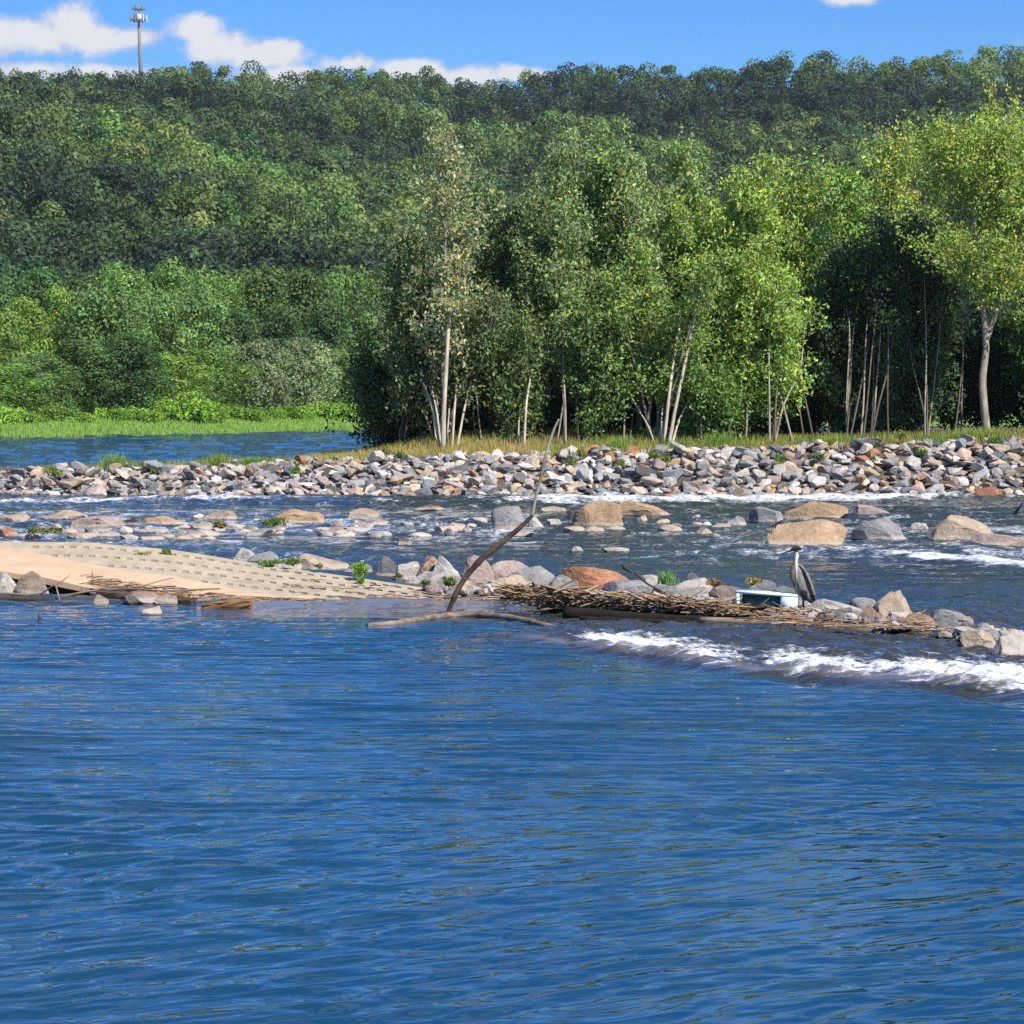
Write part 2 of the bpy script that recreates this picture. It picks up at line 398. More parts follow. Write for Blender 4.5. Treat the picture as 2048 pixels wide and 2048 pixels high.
    foam = np.maximum(foam, (0.44 + .14 * sstep(620, 900, px) * (1 - sstep(70, 80, y))) * sstep(48, 60, y) * (1 - sstep(92, 97, y)))
    me = np_mesh('water', np.stack([x, y, z], 1), Fq, smooth=True)
    for nm, a in (('foam', foam), ('murk', murk)):
        at = me.attributes.new(nm, 'FLOAT', 'POINT'); at.data.foreach_set('value', a.astype(np.float32))
    m, T = mat_new('river_water')
    pos = T.node('ShaderNodeNewGeometry').outputs['Position']
    sy = T.node('ShaderNodeSeparateXYZ', {0: pos}).outputs[1]
    fo = T.node('ShaderNodeAttribute', attribute_name='foam').outputs['Fac']
    mu = T.node('ShaderNodeAttribute', attribute_name='murk').outputs['Fac']
    nA = T.noise(T.vmul(pos, (0.9, 2.2, 1)), 1.6, 7.0, 0.68, 0.4)
    nB = T.noise(T.vmul(pos, (1.0, 1.5, 1)), 8.0, 6.0, 0.7)
    nF = T.noise(T.vmul(pos, (1.1, 0.55, 1)), 1.1, 7.0, 0.72, 0.6)
    dfar = T.smooth(sy, 46, 56)
    nA = T.math('ADD', T.math('MULTIPLY', nA, T.math('SUBTRACT', 1.0, dfar)), T.math('MULTIPLY', nF, dfar))
    nn = T.math('ADD', T.math('MULTIPLY', nA, 0.62), T.math('MULTIPLY', nB, 0.38))
    fm = T.math('ADD', fo, T.math('MULTIPLY', T.math('SUBTRACT', nn, 0.5), 3.2))
    fmask = T.math('MULTIPLY', T.smooth(fm, 0.50, 1.15), T.smooth(fo, 0.08, 0.25))
    deep = T.mix(T.noise(pos, 0.35, 3, .6), (0.006, 0.040, 0.072), (0.010, 0.054, 0.09))
    body = T.mix(T.smooth(mu, 0.0, 0.6), deep, (0.034, 0.036, 0.022))
    body = T.mix(T.smooth(mu, 0.7, 1.0), body, T.mix(nB, (0.10, 0.085, 0.065), (0.26, 0.215, 0.175)))
    rot = T.node('ShaderNodeVectorRotate', {'Vector': pos, 'Angle': R(-34)}, rotation_type='Z_AXIS').outputs[0]
    hA = T.noise(T.vmul(pos, (1.6, 8.0, 1)), 1.0, 1.5, 0.5, 0.3)
    hB = T.noise(T.vmul(rot, (1.5, 7.5, 1)), 1.0, 1.5, 0.5, 0.3)
    nearw = T.smooth(sy, 28, 17)
    h1 = T.math('ADD', T.math('MULTIPLY', hA, T.math('SUBTRACT', 1.0, nearw)), T.math('MULTIPLY', hB, nearw))
    h2 = T.noise(T.vmul(pos, (1.0, 1.6, 1)), 1.8, 5.0, 0.65)
    w2 = T.smooth(sy, 42, 50)
    hh = T.math('ADD', T.math('MULTIPLY', h1, T.math('SUBTRACT', 1.0, w2)), T.math('MULTIPLY', h2, w2))
    dist = T.node('ShaderNodeMapRange', {0: sy, 1: 34.0, 2: 90.0, 3: 0.014, 4: 0.24}).outputs[0]
    bump = T.node('ShaderNodeBump', {'Strength': 1.0, 'Distance': dist, 'Height': hh})
    wat = T.node('ShaderNodeBsdfPrincipled', {'Base Color': body, 'Roughness': 0.01, 'IOR': 1.85, 'Normal': bump.outputs[0]})
    fb = T.node('ShaderNodeBump', {'Strength': 0.9, 'Distance': 0.06, 'Height': nn})
    fc = T.ramp(nB, [(0.36, (0.30, 0.33, 0.36)), (0.56, (0.84, 0.86, 0.88))])
    fs = T.node('ShaderNodeBsdfPrincipled', {'Base Color': fc, 'Roughness': 0.6, 'Normal': fb.outputs[0]})
    s = T.node('ShaderNodeMixShader', {0: fmask, 1: wat.outputs[0], 2: fs.outputs[0]})
    finish(T, s.outputs[0])
    o = link('water', me, m); tag(o, 'blue rippled river with white broken water over the riffles', kind='structure')
build_water()

# ------------------------------------------------------------------ foliage
def unit(v): return v / (np.linalg.norm(v, axis=-1, keepdims=True) + 1e-9)
def leaf_quads(C, size, aspect, up=0.0, seed=0, nrm=None, nj=0.3):
    r = np.random.default_rng(seed); n = len(C)
    a = unit(r.normal(size=(n, 3)) + np.array([0, 0, up]))
    if nrm is not None:
        nn = unit(nrm + r.normal(size=(n, 3)) * nj); a = unit(np.cross(nn, r.normal(size=(n, 3)))); b = np.cross(nn, a)
    else: b = unit(np.cross(a, r.normal(size=(n, 3))))
    s = (size * r.uniform(0.7, 1.3, n))[:, None] * 0.5
    fold = np.cross(a, b) * s * 0.25
    V = np.stack([C - a * s, C + b * s * aspect + fold, C + a * s, C - b * s * aspect + fold], 1).reshape(-1, 3)
    Fq = np.arange(4 * n).reshape(n, 4)
    return V, Fq
def leaf_tints(n, seed, v=0.25, yellow=0.05):
    r = np.random.default_rng(seed)
    k = np.clip(1 + r.normal(size=n) * v, 0.45, 1.9)
    hue = r.normal(size=n) * 0.10
    c = np.stack([k * (1 + hue), k, k * (1 - hue)], 1)
    y = r.random(n) < yellow
    c[y] = c[y] * (2.0, 1.35, 0.8)
    return c
def tree_parts(seed, Ht, cb, Rr, stems=1, spread=0.5, leaf=0.175, asp=0.5, nbr=30, ncl=9, nl=17, r0=0.06, up=1.0, tip=0.45, sig=0.21, low=0.6, wob=0.12):
    """returns trunk list [(V,F)], crown (V,F,col)"""
    r = np.random.default_rng(seed); trunks = []; cl = []
    for s in range(stems):
        ang = r.uniform(0, 6.283) if stems > 1 else 0
        base = np.array([math.cos(ang), math.sin(ang), 0]) * (0.12 * spread * r.uniform(.3, 1) if stems > 1 else 0)
        hs = Ht * (1.0 if s == 0 else r.uniform(0.7, 0.98))
        lean = np.array([math.cos(ang), math.sin(ang), 0]) * spread * (0.25 if s == 0 else r.uniform(.6, 1.2)) * (1 if stems > 1 else .3)
        tt = np.linspace(0, 1, 14)
        path = base + np.outer(tt, [0, 0, hs]) + np.outer(tt ** 1.3, lean)
        path[:, :2] += np.cumsum(r.normal(size=(14, 2)) * wob * 0.35, 0) * (tt[:, None] > 0)
        rad = r0 * (hs / Ht) * (1 - tt) ** 0.8 + 0.008
        parts = [tube(path, rad, 8)]
        nb = int(nbr * (1.0 if stems == 1 else 1.3 / math.sqrt(stems)) * hs / Ht)
        for b in range(nb):
            h = cb + (hs - cb) * (b + r.random()) / nb
            t = h / hs; p0 = np.array([np.interp(t, tt, path[:, i]) for i in range(3)])
            q = (h - cb) / max(hs - cb, .1)
            shape = (low + (1 - low) * min(1, q / 0.35)) * (1 if q < 0.55 else tip + (1 - tip) * math.sqrt(max(0, 1 - ((q - .55) / .45) ** 2)))
            L = Rr * shape * r.uniform(0.35, 1.5) * (1 if stems < 3 else .8)
            az = r.uniform(0, 6.283); el = r.uniform(0.1, 0.9) + 0.55 * q
            d = np.array([math.cos(az) * math.cos(el), math.sin(az) * math.cos(el), math.sin(el)])
            t5 = np.linspace(0, 1, 5)[:, None]
            bp = p0 + d * L * t5 + np.array([0, 0, L * 0.25 * up]) * t5 ** 2 + r.normal(size=(5, 3)) * 0.05 * t5
            parts.append(tube(bp, np.linspace(max(.012, r0 * .3 * (1 - .6 * q)), 0.006, 5), 4, False))
            for c in range(ncl):
                f = r.uniform(0.25, 1.05)
                cl.append(np.array([np.interp(f, t5[:, 0], bp[:, i]) for i in range(3)]) + r.normal(size=3) * sig)
        for c in range(ncl):
            cl.append(path[-1] + r.normal(size=3) * (sig * .6, sig * .6, sig * 1.6))
        trunks.append(join(parts))
    cl = np.array(cl)
    tone = np.clip(1 + r.normal(size=len(cl)) * 0.2, .55, 1.6)
    C = np.repeat(cl, nl, 0) + r.normal(size=(len(cl) * nl, 3)) * (sig * .75)
    V, Fq = leaf_quads(C, leaf, asp, up=0.6, seed=seed + 1)
    col = leaf_tints(len(Fq), seed + 2) * np.repeat(tone, nl)[:, None]
    return trunks, (V, Fq, col)
M_BARK = simple('pale_bark', (0.34, 0.29, 0.22), .85, .3, 6.0, .6, dark=(0.13, 0.11, 0.085), stretch=(1, 1, .25))
M_BARKD = simple('dark_bark', (0.13, 0.105, 0.08), .9, .3, 6.0, .6, stretch=(1, 1, .25))
M_BARKP = simple('whitish_bark', (0.50, 0.44, 0.34), .85, .2, 6.0, .4, dark=(0.28, 0.24, 0.18), stretch=(1, 1, .25))
def add_tree(name, label, loc, parts, color, group, cat='tree', bark=None, rz=0.0):
    root = empty(name, loc, rz); tag(root, label, cat, group)
    tr, (V, Fq, col) = parts
    for (tv, tf) in tr: link('trunk', np_mesh('trunk', tv, tf, smooth=True), bark or M_BARKD, root)
    c = link('crown', np_mesh('crown', V, Fq, {'col': col}), M_LEAF, root); c.color = tuple(color) + (1,)
    return root
def copy_tree(src, name, label, loc, rz, sc, color=None):
    r = src.copy(); COL.objects.link(r); r.name = name; r.location = tuple(loc); r.rotation_euler = (0, 0, rz); r.scale = sc; r['label'] = label
    for ch in [c for c in bpy.data.objects if c.parent == src]:
        d = ch.copy(); COL.objects.link(d); d.parent = r
        if color is not None and ch.name.startswith('crown'): d.color = tuple(color) + (1,)
    return r

def lobe_tree(seed, Ht, Rr, nlobe=26, leaf=.42, ncard=330, cb=1.0):
    r = np.random.default_rng(seed); L = []
    for i in range(nlobe):
        t = ((i + .5) / nlobe); z = cb + (Ht - cb) * t; q = min(1, .72 + .6 * t) * math.sqrt(max(.05, 1 - max(0, (t - .45) / .58) ** 2))
        a = i * 2.4 + r.normal() * .4; rr = Rr * q * r.uniform(.35, .85); L.append((math.cos(a) * rr, math.sin(a) * rr, z, r.uniform(.85, 1.5) * Rr * .30))
    L.append((0, 0, Ht - Rr * .3, Rr * .34)); L.append((r.normal() * .4, r.normal() * .4, Ht - Rr * .7, Rr * .4)); L = np.array(L)
    m = ncard; li = np.repeat(np.arange(len(L)), m); n = len(li); d = unit(r.normal(size=(n, 3)) + (0, 0, .25))
    rad = L[li, 3] * (1 + .22 * np.sin(d[:, 0] * 7 + li) * np.sin(d[:, 1] * 6 + li * 2) + .15 * r.normal(size=n))
    C = L[li, :3] + d * rad[:, None] * (1, 1, .85)
    V, Fq = leaf_quads(C, leaf, .6, seed=seed, nrm=d, nj=.42)
    tone = np.clip(1 + r.normal(size=len(L)) * .16, .6, 1.5)
    P = np.array([[0, 0, 0], [.1, 0, Ht * .3], [0, .1, Ht * .6], [0, 0, Ht * .9]])
    parts = [tube(P, [.28, .22, .14, .05], 8)] + [tube(np.array([P[1] * (1 - f) + P[2] * f, l[:3]]), [.09, .04], 5, False) for l, f in zip(L[::3], np.linspace(0, 1, len(L[::3])))]
    return [join(parts)], (V, Fq, leaf_tints(n, seed + 3, .2, .02) * tone[li][:, None])
# hillside forest: one mass of many hundred crowns
def build_forest():
    r = np.random.default_rng(77)
    pts = []
    y = 432.0
    while y < 1330:
        step = 7.0 + (y - 430) * 0.0035
        half = 0.23 * y + 8
        xs = np.arange(-half, half, step)
        xs = xs + r.normal(size=len(xs)) * step * 0.28
        for xx in xs: pts.append((xx, y + r.normal() * step * .3))
        y += step * 0.98
    pts = np.array(pts); gz = ground_z(pts[:, 0], pts[:, 1]); n = len(pts)
    big = fnoise(pts, 1 / 260.0, 8, 2)
    # templates of one crown: cards over a lumpy dome
    temps = []
    for k in range(18):
        q = np.random.default_rng(500 + k); m = 340
        lobes = unit(q.normal(size=(8, 3)) * (1, 1, .7) + (0, 0, .35)) * (.5, .5, .5)
        li = q.integers(0, 8, m); d = unit(q.normal(size=(m, 3)) + lobes[li] * 1.2)
        P = lobes[li] + d * q.uniform(.44, .58, (m, 1)); P[:, 2] += .1
        temps.append((P, d))
    rad = r.uniform(3.3, 6.3, n); hgt = rad * r.uniform(1.1, 1.8, n); top = r.uniform(7.5, 15.5, n) - np.where(pts[:, 1] > 1240, np.clip(0, 0, 0), 0)
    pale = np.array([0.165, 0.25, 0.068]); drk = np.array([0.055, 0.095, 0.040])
    Cs, Ns, Col, Sz = [], [], [], []
    for i in range(n):
        P, d = temps[int(r.integers(18))]; a = r.uniform(0, 6.28); c, s = math.cos(a), math.sin(a)
        Rm = np.array([[c, -s, 0], [s, c, 0], [0, 0, 1]])
        k = 340 if pts[i, 1] < 800 else 260
        Pi = (P[:k] @ Rm.T) * (rad[i], rad[i], hgt[i] * .8) + (pts[i, 0], pts[i, 1], gz[i] + top[i] - hgt[i] * .6)
        Cs.append(Pi); Ns.append(d[:k] @ Rm.T)
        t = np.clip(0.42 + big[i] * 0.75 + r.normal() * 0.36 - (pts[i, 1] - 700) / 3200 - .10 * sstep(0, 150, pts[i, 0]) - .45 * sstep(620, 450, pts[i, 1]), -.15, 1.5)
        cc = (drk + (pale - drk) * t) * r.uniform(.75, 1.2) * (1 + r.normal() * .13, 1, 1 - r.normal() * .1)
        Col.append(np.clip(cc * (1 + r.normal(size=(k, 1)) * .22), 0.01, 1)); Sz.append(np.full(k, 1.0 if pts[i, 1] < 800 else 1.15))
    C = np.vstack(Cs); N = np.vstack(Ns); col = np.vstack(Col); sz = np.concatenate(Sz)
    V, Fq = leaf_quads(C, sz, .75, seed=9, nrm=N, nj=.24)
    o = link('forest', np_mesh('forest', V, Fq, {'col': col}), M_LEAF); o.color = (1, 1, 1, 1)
    tag(o, 'dense green deciduous forest covering the whole hillside', 'forest', kind='stuff')
    print('forest crowns', n, 'cards', len(Fq))
build_forest()

# ordinal wording
ORD = ['first', 'second', 'third', 'fourth', 'fifth', 'sixth', 'seventh', 'eighth', 'ninth', 'tenth', 'eleventh', 'twelfth', 'thirteenth', 'fourteenth', 'fifteenth', 'sixteenth',
       'seventeenth', 'eighteenth', 'nineteenth', 'twentieth']
# far-bank trees, three ranks
def build_far_trees():
    kinds = []
    for k in range(6):
        Ht = [15, 13, 16, 12, 14, 10][k]; Rr = [4.6, 4.2, 5.0, 4.6, 4.2, 4.4][k]
        kinds.append(lobe_tree(900 + k, Ht, Rr))
    base = [None] * 6
    greens = [(.18, .30, .07), (.13, .22, .06), (.22, .33, .07), (.16, .26, .08), (.09, .17, .055), (.25, .31, .16)]
    words = ['bright green leafy', 'mid green leafy', 'fresh yellowish green', 'soft green leafy', 'deep green', 'silvery pale green rounded']
    r = np.random.default_rng(5)
    rows = [('front row', 44, 8, -55, 520, [(0, 5.6), (40, 6.4), (88, 8.2), (130, 9.0), (172, 7.2), (212, 8), (258, 8.6), (304, 9), (342, 8), (392, 8), (460, 8), (540, 8), (640, 8), (760, 8)]),
            ('middle row', 68, 12, -60, 560, [(-20, 14), (22, 13), (64, 14.4), (104, 14), (150, 13.6), (196, 14.6), (236, 12.8), (282, 13.6), (330, 14.5), (376, 14), (430, 13), (500, 13), (590, 13), (700, 13), (820, 13), (930, 13)]),
            ('rear row against the hill', 100, 15, -60, 560, [(-8, 16), (40, 17), (84, 16.5), (124, 17.5), (170, 18), (214, 17.5), (260, 18.5), (306, 19), (350, 20), (392, 20), (450, 19), (520, 18), (620, 18), (730, 18), (860, 18), (980, 18)])]
    for ri, (rn, off, _, _, _, lst) in enumerate(rows):
        for j, (px, ht) in enumerate(lst):
            k = [0, 3, 1, 4, 2, 0, 5, 5, 3, 0, 1, 4, 3, 2][j % 14] if ri == 0 else (j * 5 + ri * 2 + j // 3) % 5
            Y = 260.0
            for _ in range(4): Y = float(shore_far((px - 512) / F * Y)) + off + (j * 37 % 11)
            x = (px - 512) / F * Y; z = GZ(x, Y) - .2
            lab = f'{words[k]} far-bank tree, {ORD[j]} from left in the {rn}'
            ht *= .88; sc = ht / [15, 13, 16, 12, 14, 10][k]
            wd = max(sc, .85) * r.uniform(.9, 1.12)
            col = np.array(greens[k]) * r.uniform(.85, 1.15)
            if base[k] is None:
                t = add_tree('bank_tree', lab, (x, Y, z), kinds[k], col, 'trees along the far bank'); t.scale = (wd, wd, sc); t.rotation_euler = (0, 0, r.uniform(0, 6)); base[k] = t
            else: copy_tree(base[k], 'bank_tree', lab, (x, Y, z), r.uniform(0, 6.28), (wd, wd, sc), col)
build_far_trees()

def bush_parts(seed, w, h, leaf, n, up=.3):
    r = np.random.default_rng(seed)
    c = unit(r.normal(size=(16, 3))) * r.uniform(.2, .8, (16, 1)) * (w, w, h * .5); c[:, 2] = np.abs(c[:, 2]) + h * .18
    i = r.integers(0, 16, n); C = c[i] + unit(r.normal(size=(n, 3))) * r.uniform(.2, 1, (n, 1)) * (w * .42, w * .42, h * .34); C[:, 2] = np.maximum(C[:, 2], .02)
    V, Fq = leaf_quads(C, leaf, .5, up=up, seed=seed)
    tone = np.clip(1 + r.normal(size=16) * .2, .6, 1.5)
    stems = [tube(np.array([[0, 0, 0], p * .5 + (0, 0, .05), p]), [.03, .02, .008], 6) for p in c[:8]]
    return [join(stems)], (V, Fq, leaf_tints(n, seed, .25) * tone[i][:, None])
def build_bank_bushes():
    base = []
    r = np.random.default_rng(15)
    lst = [(-10, 2.4), (12, 2.0), (34, 1.6), (58, 2.2), (84, 1.3), (112, 1.8), (140, 2.2), (160, 2.8), (182, 3.4), (204, 2.6), (226, 2.4), (250, 2.0), (272, 1.6), (296, 2.2), (318, 2.6), (344, 2.4), (368, 2.2), (396, 2.0), (470, 2.2), (620, 2.2)]
    for j, (px, h) in enumerate(lst):
        Y = 250.0
        for _ in range(4): Y = float(shore_far((px - 512) / F * Y)) + 30 + (j * 5 % 9)
        x = (px - 512) / F * Y; loc = (x, Y, GZ(x, Y) - .1)
        lab = f'bright green leafy bush at the foot of the far trees, {ORD[j]} from the left'
        col = np.array((.24, .40, .06)) * r.uniform(.7, 1.15)
        if j < 4:
            t = add_tree('bank_bush', lab, loc, bush_parts(40 + j, 1.0, 1.0, .16, 2200), col, 'bushes at the foot of the far trees', 'bush'); base.append(t)
            t.scale = (h * 1.25, h, h); t.rotation_euler = (0, 0, j)
        else: copy_tree(base[j % 4], 'bank_bush', lab, loc, r.uniform(0, 6), (h * 1.3, h, h), col)
build_bank_bushes()

# grasses as stuff
def blades(name, X, Y, Z, hgt, wid, colr, label, seed=3, lean=.35):
    r = np.random.default_rng(seed); n = len(X)
    a = r.uniform(0, 6.283, n); d = np.stack([np.cos(a), np.sin(a), 0 * a], 1)
    bdir = np.stack([np.cos(a * 3), np.sin(a * 3), 0 * a], 1) * lean * r.uniform(.1, 1, n)[:, None]
    P = np.stack([X, Y, Z], 1); h = hgt[:, None]; w = (wid * r.uniform(.6, 1.3, n))[:, None]
    up = np.array([0, 0, 1.0])
    V = np.stack([P - d * w, P + d * w, P + up * h * .6 + bdir * h * .4 + d * w * .8, P + up * h * .6 + bdir * h * .4 - d * w * .8], 1)
    V2 = P + up * h + bdir * h
    V = np.concatenate([V, (V2 - d * w * .15)[:, None], (V2 + d * w * .15)[:, None]], 1).reshape(-1, 3)
    b = np.arange(n)[:, None] * 6
    Fq = np.concatenate([b + np.array([[0, 1, 2, 3]]), b + np.array([[3, 2, 5, 4]])], 0)
    col = np.concatenate([colr, colr * 1.1], 0)
    o = link(name, np_mesh(name, V, Fq, {'col': col}), M_LEAF); o.color = (1, 1, 1, 1)
    return o
def build_grass():
    r = np.random.default_rng(8)
    n = 90000; px = r.uniform(-80, 1110, n); Y = r.uniform(100.6, 107.5, n)
    x = (px - 512) / F * Y
    dens = np.interp(px, [-80, 60, 100, 180, 290, 315, 470, 560, 780, 1024, 1110], [.0, .02, .12, .2, .25, .9, 1, 1, .5, .25, .2])
    k = r.random(n) < dens
    px, Y, x = px[k], Y[k], x[k]; P = np.stack([x, Y], 1)
    z = ground_z(x, Y) - .03; ok = z > .3; px, Y, x, z, P = px[ok], Y[ok], x[ok], z[ok], P[ok]
    n = len(x)
    gold = np.array((.50, .37, .15)); grn = np.array((.17, .26, .05)); yel = np.array((.42, .40, .08))
    g = np.interp(px, [0, 300, 320, 470, 520, 560, 620, 700, 1024], [.1, .15, .8, .85, .9, .55, .35, .2, .25]) + fnoise(P, .35, 4, 2) * .45
    g = np.clip(g + r.normal(size=n) * .25, 0, 1)[:, None]
    mid = np.clip(1 - abs(g - .5) * 2, 0, 1)
    c = grn * (1 - g) + gold * g; c = c * (1 - mid * .5) + yel * mid * .5
    c = c * r.uniform(.7, 1.25, (n, 1))
    h = np.interp(px, [0, 290, 315, 480, 700, 1024], [.16, .18, .22, .34, .26, .22]) * r.uniform(.5, 1.3, n)
    o = blades('grass', x, Y, z, h, .011, c, '')
    tag(o, 'golden and green grass along the top of the stony island', 'grass', kind='stuff')
    # green strip of the far bank
    n = 45000; x = r.uniform(-75, 30, n); Y = shore_far(x) + r.uniform(1, 44, n) ** 1.0
    z = ground_z(x, Y) - .02
    c = np.array((.24, .38, .07)) * r.uniform(.7, 1.2, (n, 1))
    o = blades('bank_grass', x, Y, z, r.uniform(.12, .4, n), .05, c, '', seed=5)
    tag(o, 'bright green low growth on the flat shore of the far bank', 'grass', kind='stuff')
build_grass()
def blade_tuft(name, label, loc, h, w, n, colr, seed, group='grass tufts on the island'):
    r = np.random.default_rng(seed)
    X = loc[0] + r.normal(size=n) * w * .35; Y = loc[1] + r.normal(size=n) * w * .35; Z = np.full(n, loc[2] - .03)
    c = np.array(colr) * r.uniform(.65, 1.3, (n, 1))
    o = blades(name, X - loc[0], Y - loc[1], Z - loc[2], h * r.uniform(.5, 1.1, n), .010, c, '', seed, .7)
    o.location = tuple(loc); tag(o, label, 'grass tuft', group); return o
for i, (px, py, h, w, col, lab) in enumerate([
        (228, 912, .62, .7, (.22, .33, .06), 'tall light green grass tuft at the left end of the island crest'),
        (95, 930, .35, .6, (.20, .26, .07), 'low dull green grass tuft beside the leftmost island stones'),
        (440, 915, .5, .5, (.26, .34, .06), 'bright yellow-green grass tuft left of the golden grass'),
        (505, 915, .35, .5, (.18, .30, .05), 'short green grass tuft just left of the golden grass'),
        (1245, 880, .6, .7, (.24, .34, .07), 'upright green grass tuft beneath the white-stemmed trees'),
        (1435, 880, .6, .6, (.20, .32, .06), 'tall green grass tuft right of the middle trees'),
        (1670, 885, .5, .6, (.27, .33, .06), 'yellow-green tuft in front of the dark thicket'),
        (1935, 875, .5, .8, (.24, .33, .06), 'dry grass tuft left of the forked tree foot'),
        (1975, 872, .5, .6, (.30, .34, .07), 'yellow-green grass tuft at the foot of the forked tree')]):
    x = (px / 2 - 512) / F * 101.5; blade_tuft('grass_tuft', lab, (x, 101.5, GZ(x, 101.5)), h, w, 420, col, 60 + i)

# island trees: (px, Y, top row, crown base m, radius, stems, spread, colour, options, label)
def build_island_trees():
    L = [
     (443, 103.5, 134, 2.8, 1.45, 1, 0.2, (.19, .22, .10), dict(nbr=44, nl=15, r0=.085, tip=.45, low=.5), M_BARK, 'tallest slender tree with long pale trunk and grey-green leaves at left end'),
     (440, 104.2, 262, 1.5, 1.05, 6, 1.9, (.10, .135, .05), dict(nbr=22, nl=12, r0=.055), M_BARK, 'fan of thin pale stems around the tallest pale trunk'),
     (398, 105.0, 262, 1.1, 1.55, 4, 1.3, (.075, .115, .04), dict(nbr=34, nl=16, r0=.04), M_BARKD, 'low drooping olive bush-like tree hanging over the water at the left end'),
     (376, 106.5, 335, 1.0, 1.1, 3, 0.9, (.06, .105, .035), dict(nbr=26, nl=14, r0=.03), M_BARKD, 'smallest dark bush at the left tip of the island trees'),
     (420, 108.0, 205, 1.5, 1.7, 3, 0.9, (.10, .14, .055), dict(nbr=36, nl=15, r0=.05), M_BARKD, 'grey-green tree filling in behind the tall pale trunk'),
     (492, 107.0, 178, 1.0, 2.0, 3, 0.9, (.085, .135, .05), dict(nbr=40, nl=17, r0=.06), M_BARKD, 'dark green tree right of the tall pale trunk'),
     (540, 105.5, 138, 1.8, 2.0, 3, 0.9, (.12, .175, .06), dict(nbr=46, nl=18, r0=.07), M_BARKD, 'tall grey-green poplar-like tree with pointed top, first of the broad clump'),
     (588, 107.0, 134, 1.8, 2.2, 3, 1.0, (.115, .19, .05), dict(nbr=48, nl=18, r0=.07), M_BARKD, 'tall green tree with pointed shoots behind the leaning dead branch tip'),
     (520, 103.8, 300, 0.5, 1.4, 5, 1.1, (.075, .12, .035), dict(nbr=24, nl=13, r0=.035), M_BARKD, 'low dark shrubby tree with thin stems in front of the clump'),
     (640, 106.0, 140, 1.6, 2.1, 3, 1.0, (.14, .20, .065), dict(nbr=46, nl=17, r0=.07), M_BARK, 'tall light green tree at the middle of the island grove'),
     (690, 107.2, 134, 1.6, 2.0, 3, 0.9, (.13, .20, .055), dict(nbr=44, nl=17, r0=.07), M_BARKD, 'tall green tree with a ragged double top right of the grove middle'),
     (655, 103.6, 232, 1.6, 1.5, 6, 2.2, (.12, .19, .04), dict(nbr=26, nl=13, r0=.055), M_BARK, 'cluster of leaning whitish stems under yellow-green leaves'),
     (735, 105.0, 168, 1.2, 2.4, 3, 1.1, (.175, .255, .05), dict(nbr=50, nl=20, r0=.07), M_BARKD, 'lime green tree, the brightest and broadest of the grove'),
     (772, 104.6, 262, 1.1, 1.8, 3, 0.9, (.15, .235, .045), dict(nbr=34, nl=18, r0=.05), M_BARKD, 'lime green lower tree reaching over towards the dark thicket'),
     (600, 103.8, 292, 0.6, 1.5, 4, 1.0, (.085, .14, .035), dict(nbr=26, nl=14, r0=.035), M_BARKD, 'low green bushy tree under the middle of the grove'),
     (720, 103.4, 352, 0.3, 1.3, 4, 1.0, (.08, .15, .03), dict(nbr=22, nl=14, r0=.03), M_BARKD, 'low green bush at the foot of the lime green tree'),
     (796, 112.0, 166, 1.8, 2.2, 3, 0.9, (.17, .24, .045), dict(nbr=44, nl=17, r0=.07), M_BARKD, 'yellow-green tree top behind and right of the lime green tree'),
     (846, 111.0, 155, 1.8, 2.5, 3, 1.0, (.13, .22, .045), dict(nbr=50, nl=18, r0=.08), M_BARKD, 'fresh green rounded tree above the dark thicket'),
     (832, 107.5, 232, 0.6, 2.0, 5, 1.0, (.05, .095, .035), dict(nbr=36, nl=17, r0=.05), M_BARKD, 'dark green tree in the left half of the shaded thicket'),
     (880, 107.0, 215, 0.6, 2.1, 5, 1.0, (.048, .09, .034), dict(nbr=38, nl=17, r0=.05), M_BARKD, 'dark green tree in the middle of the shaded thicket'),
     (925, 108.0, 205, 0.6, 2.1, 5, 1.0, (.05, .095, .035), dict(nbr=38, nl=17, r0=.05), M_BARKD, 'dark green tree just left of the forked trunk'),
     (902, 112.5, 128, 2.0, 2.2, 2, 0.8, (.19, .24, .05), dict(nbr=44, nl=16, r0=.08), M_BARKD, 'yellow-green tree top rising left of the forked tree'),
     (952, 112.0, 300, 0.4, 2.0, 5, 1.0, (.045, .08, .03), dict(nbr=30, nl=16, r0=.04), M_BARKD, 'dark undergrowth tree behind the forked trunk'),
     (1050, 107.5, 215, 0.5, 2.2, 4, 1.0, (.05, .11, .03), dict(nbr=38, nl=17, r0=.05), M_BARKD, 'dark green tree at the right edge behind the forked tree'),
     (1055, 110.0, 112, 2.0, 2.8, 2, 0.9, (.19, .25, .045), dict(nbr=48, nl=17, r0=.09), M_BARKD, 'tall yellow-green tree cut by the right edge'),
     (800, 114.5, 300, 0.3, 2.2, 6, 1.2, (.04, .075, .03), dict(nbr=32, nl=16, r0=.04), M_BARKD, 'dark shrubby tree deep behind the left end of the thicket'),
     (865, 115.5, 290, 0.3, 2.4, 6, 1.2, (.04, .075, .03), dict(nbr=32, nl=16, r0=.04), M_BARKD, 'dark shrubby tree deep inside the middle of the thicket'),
     (1120, 108.0, 150, 1.0, 2.6, 3, 1.0, (.10, .17, .04), dict(nbr=40, nl=16, r0=.07), M_BARKD, 'green tree just past the right end of the grove'),
    ]
    wd_ = ['left tip', 'tall pale trunk', 'second tall tree', 'poplar-like tree', 'branch tip', 'white stems', 'grove middle', 'ragged double top', 'lime green tree', 'thicket left end', 'thicket middle', 'thicket right half', 'forked trunk', 'right edge']
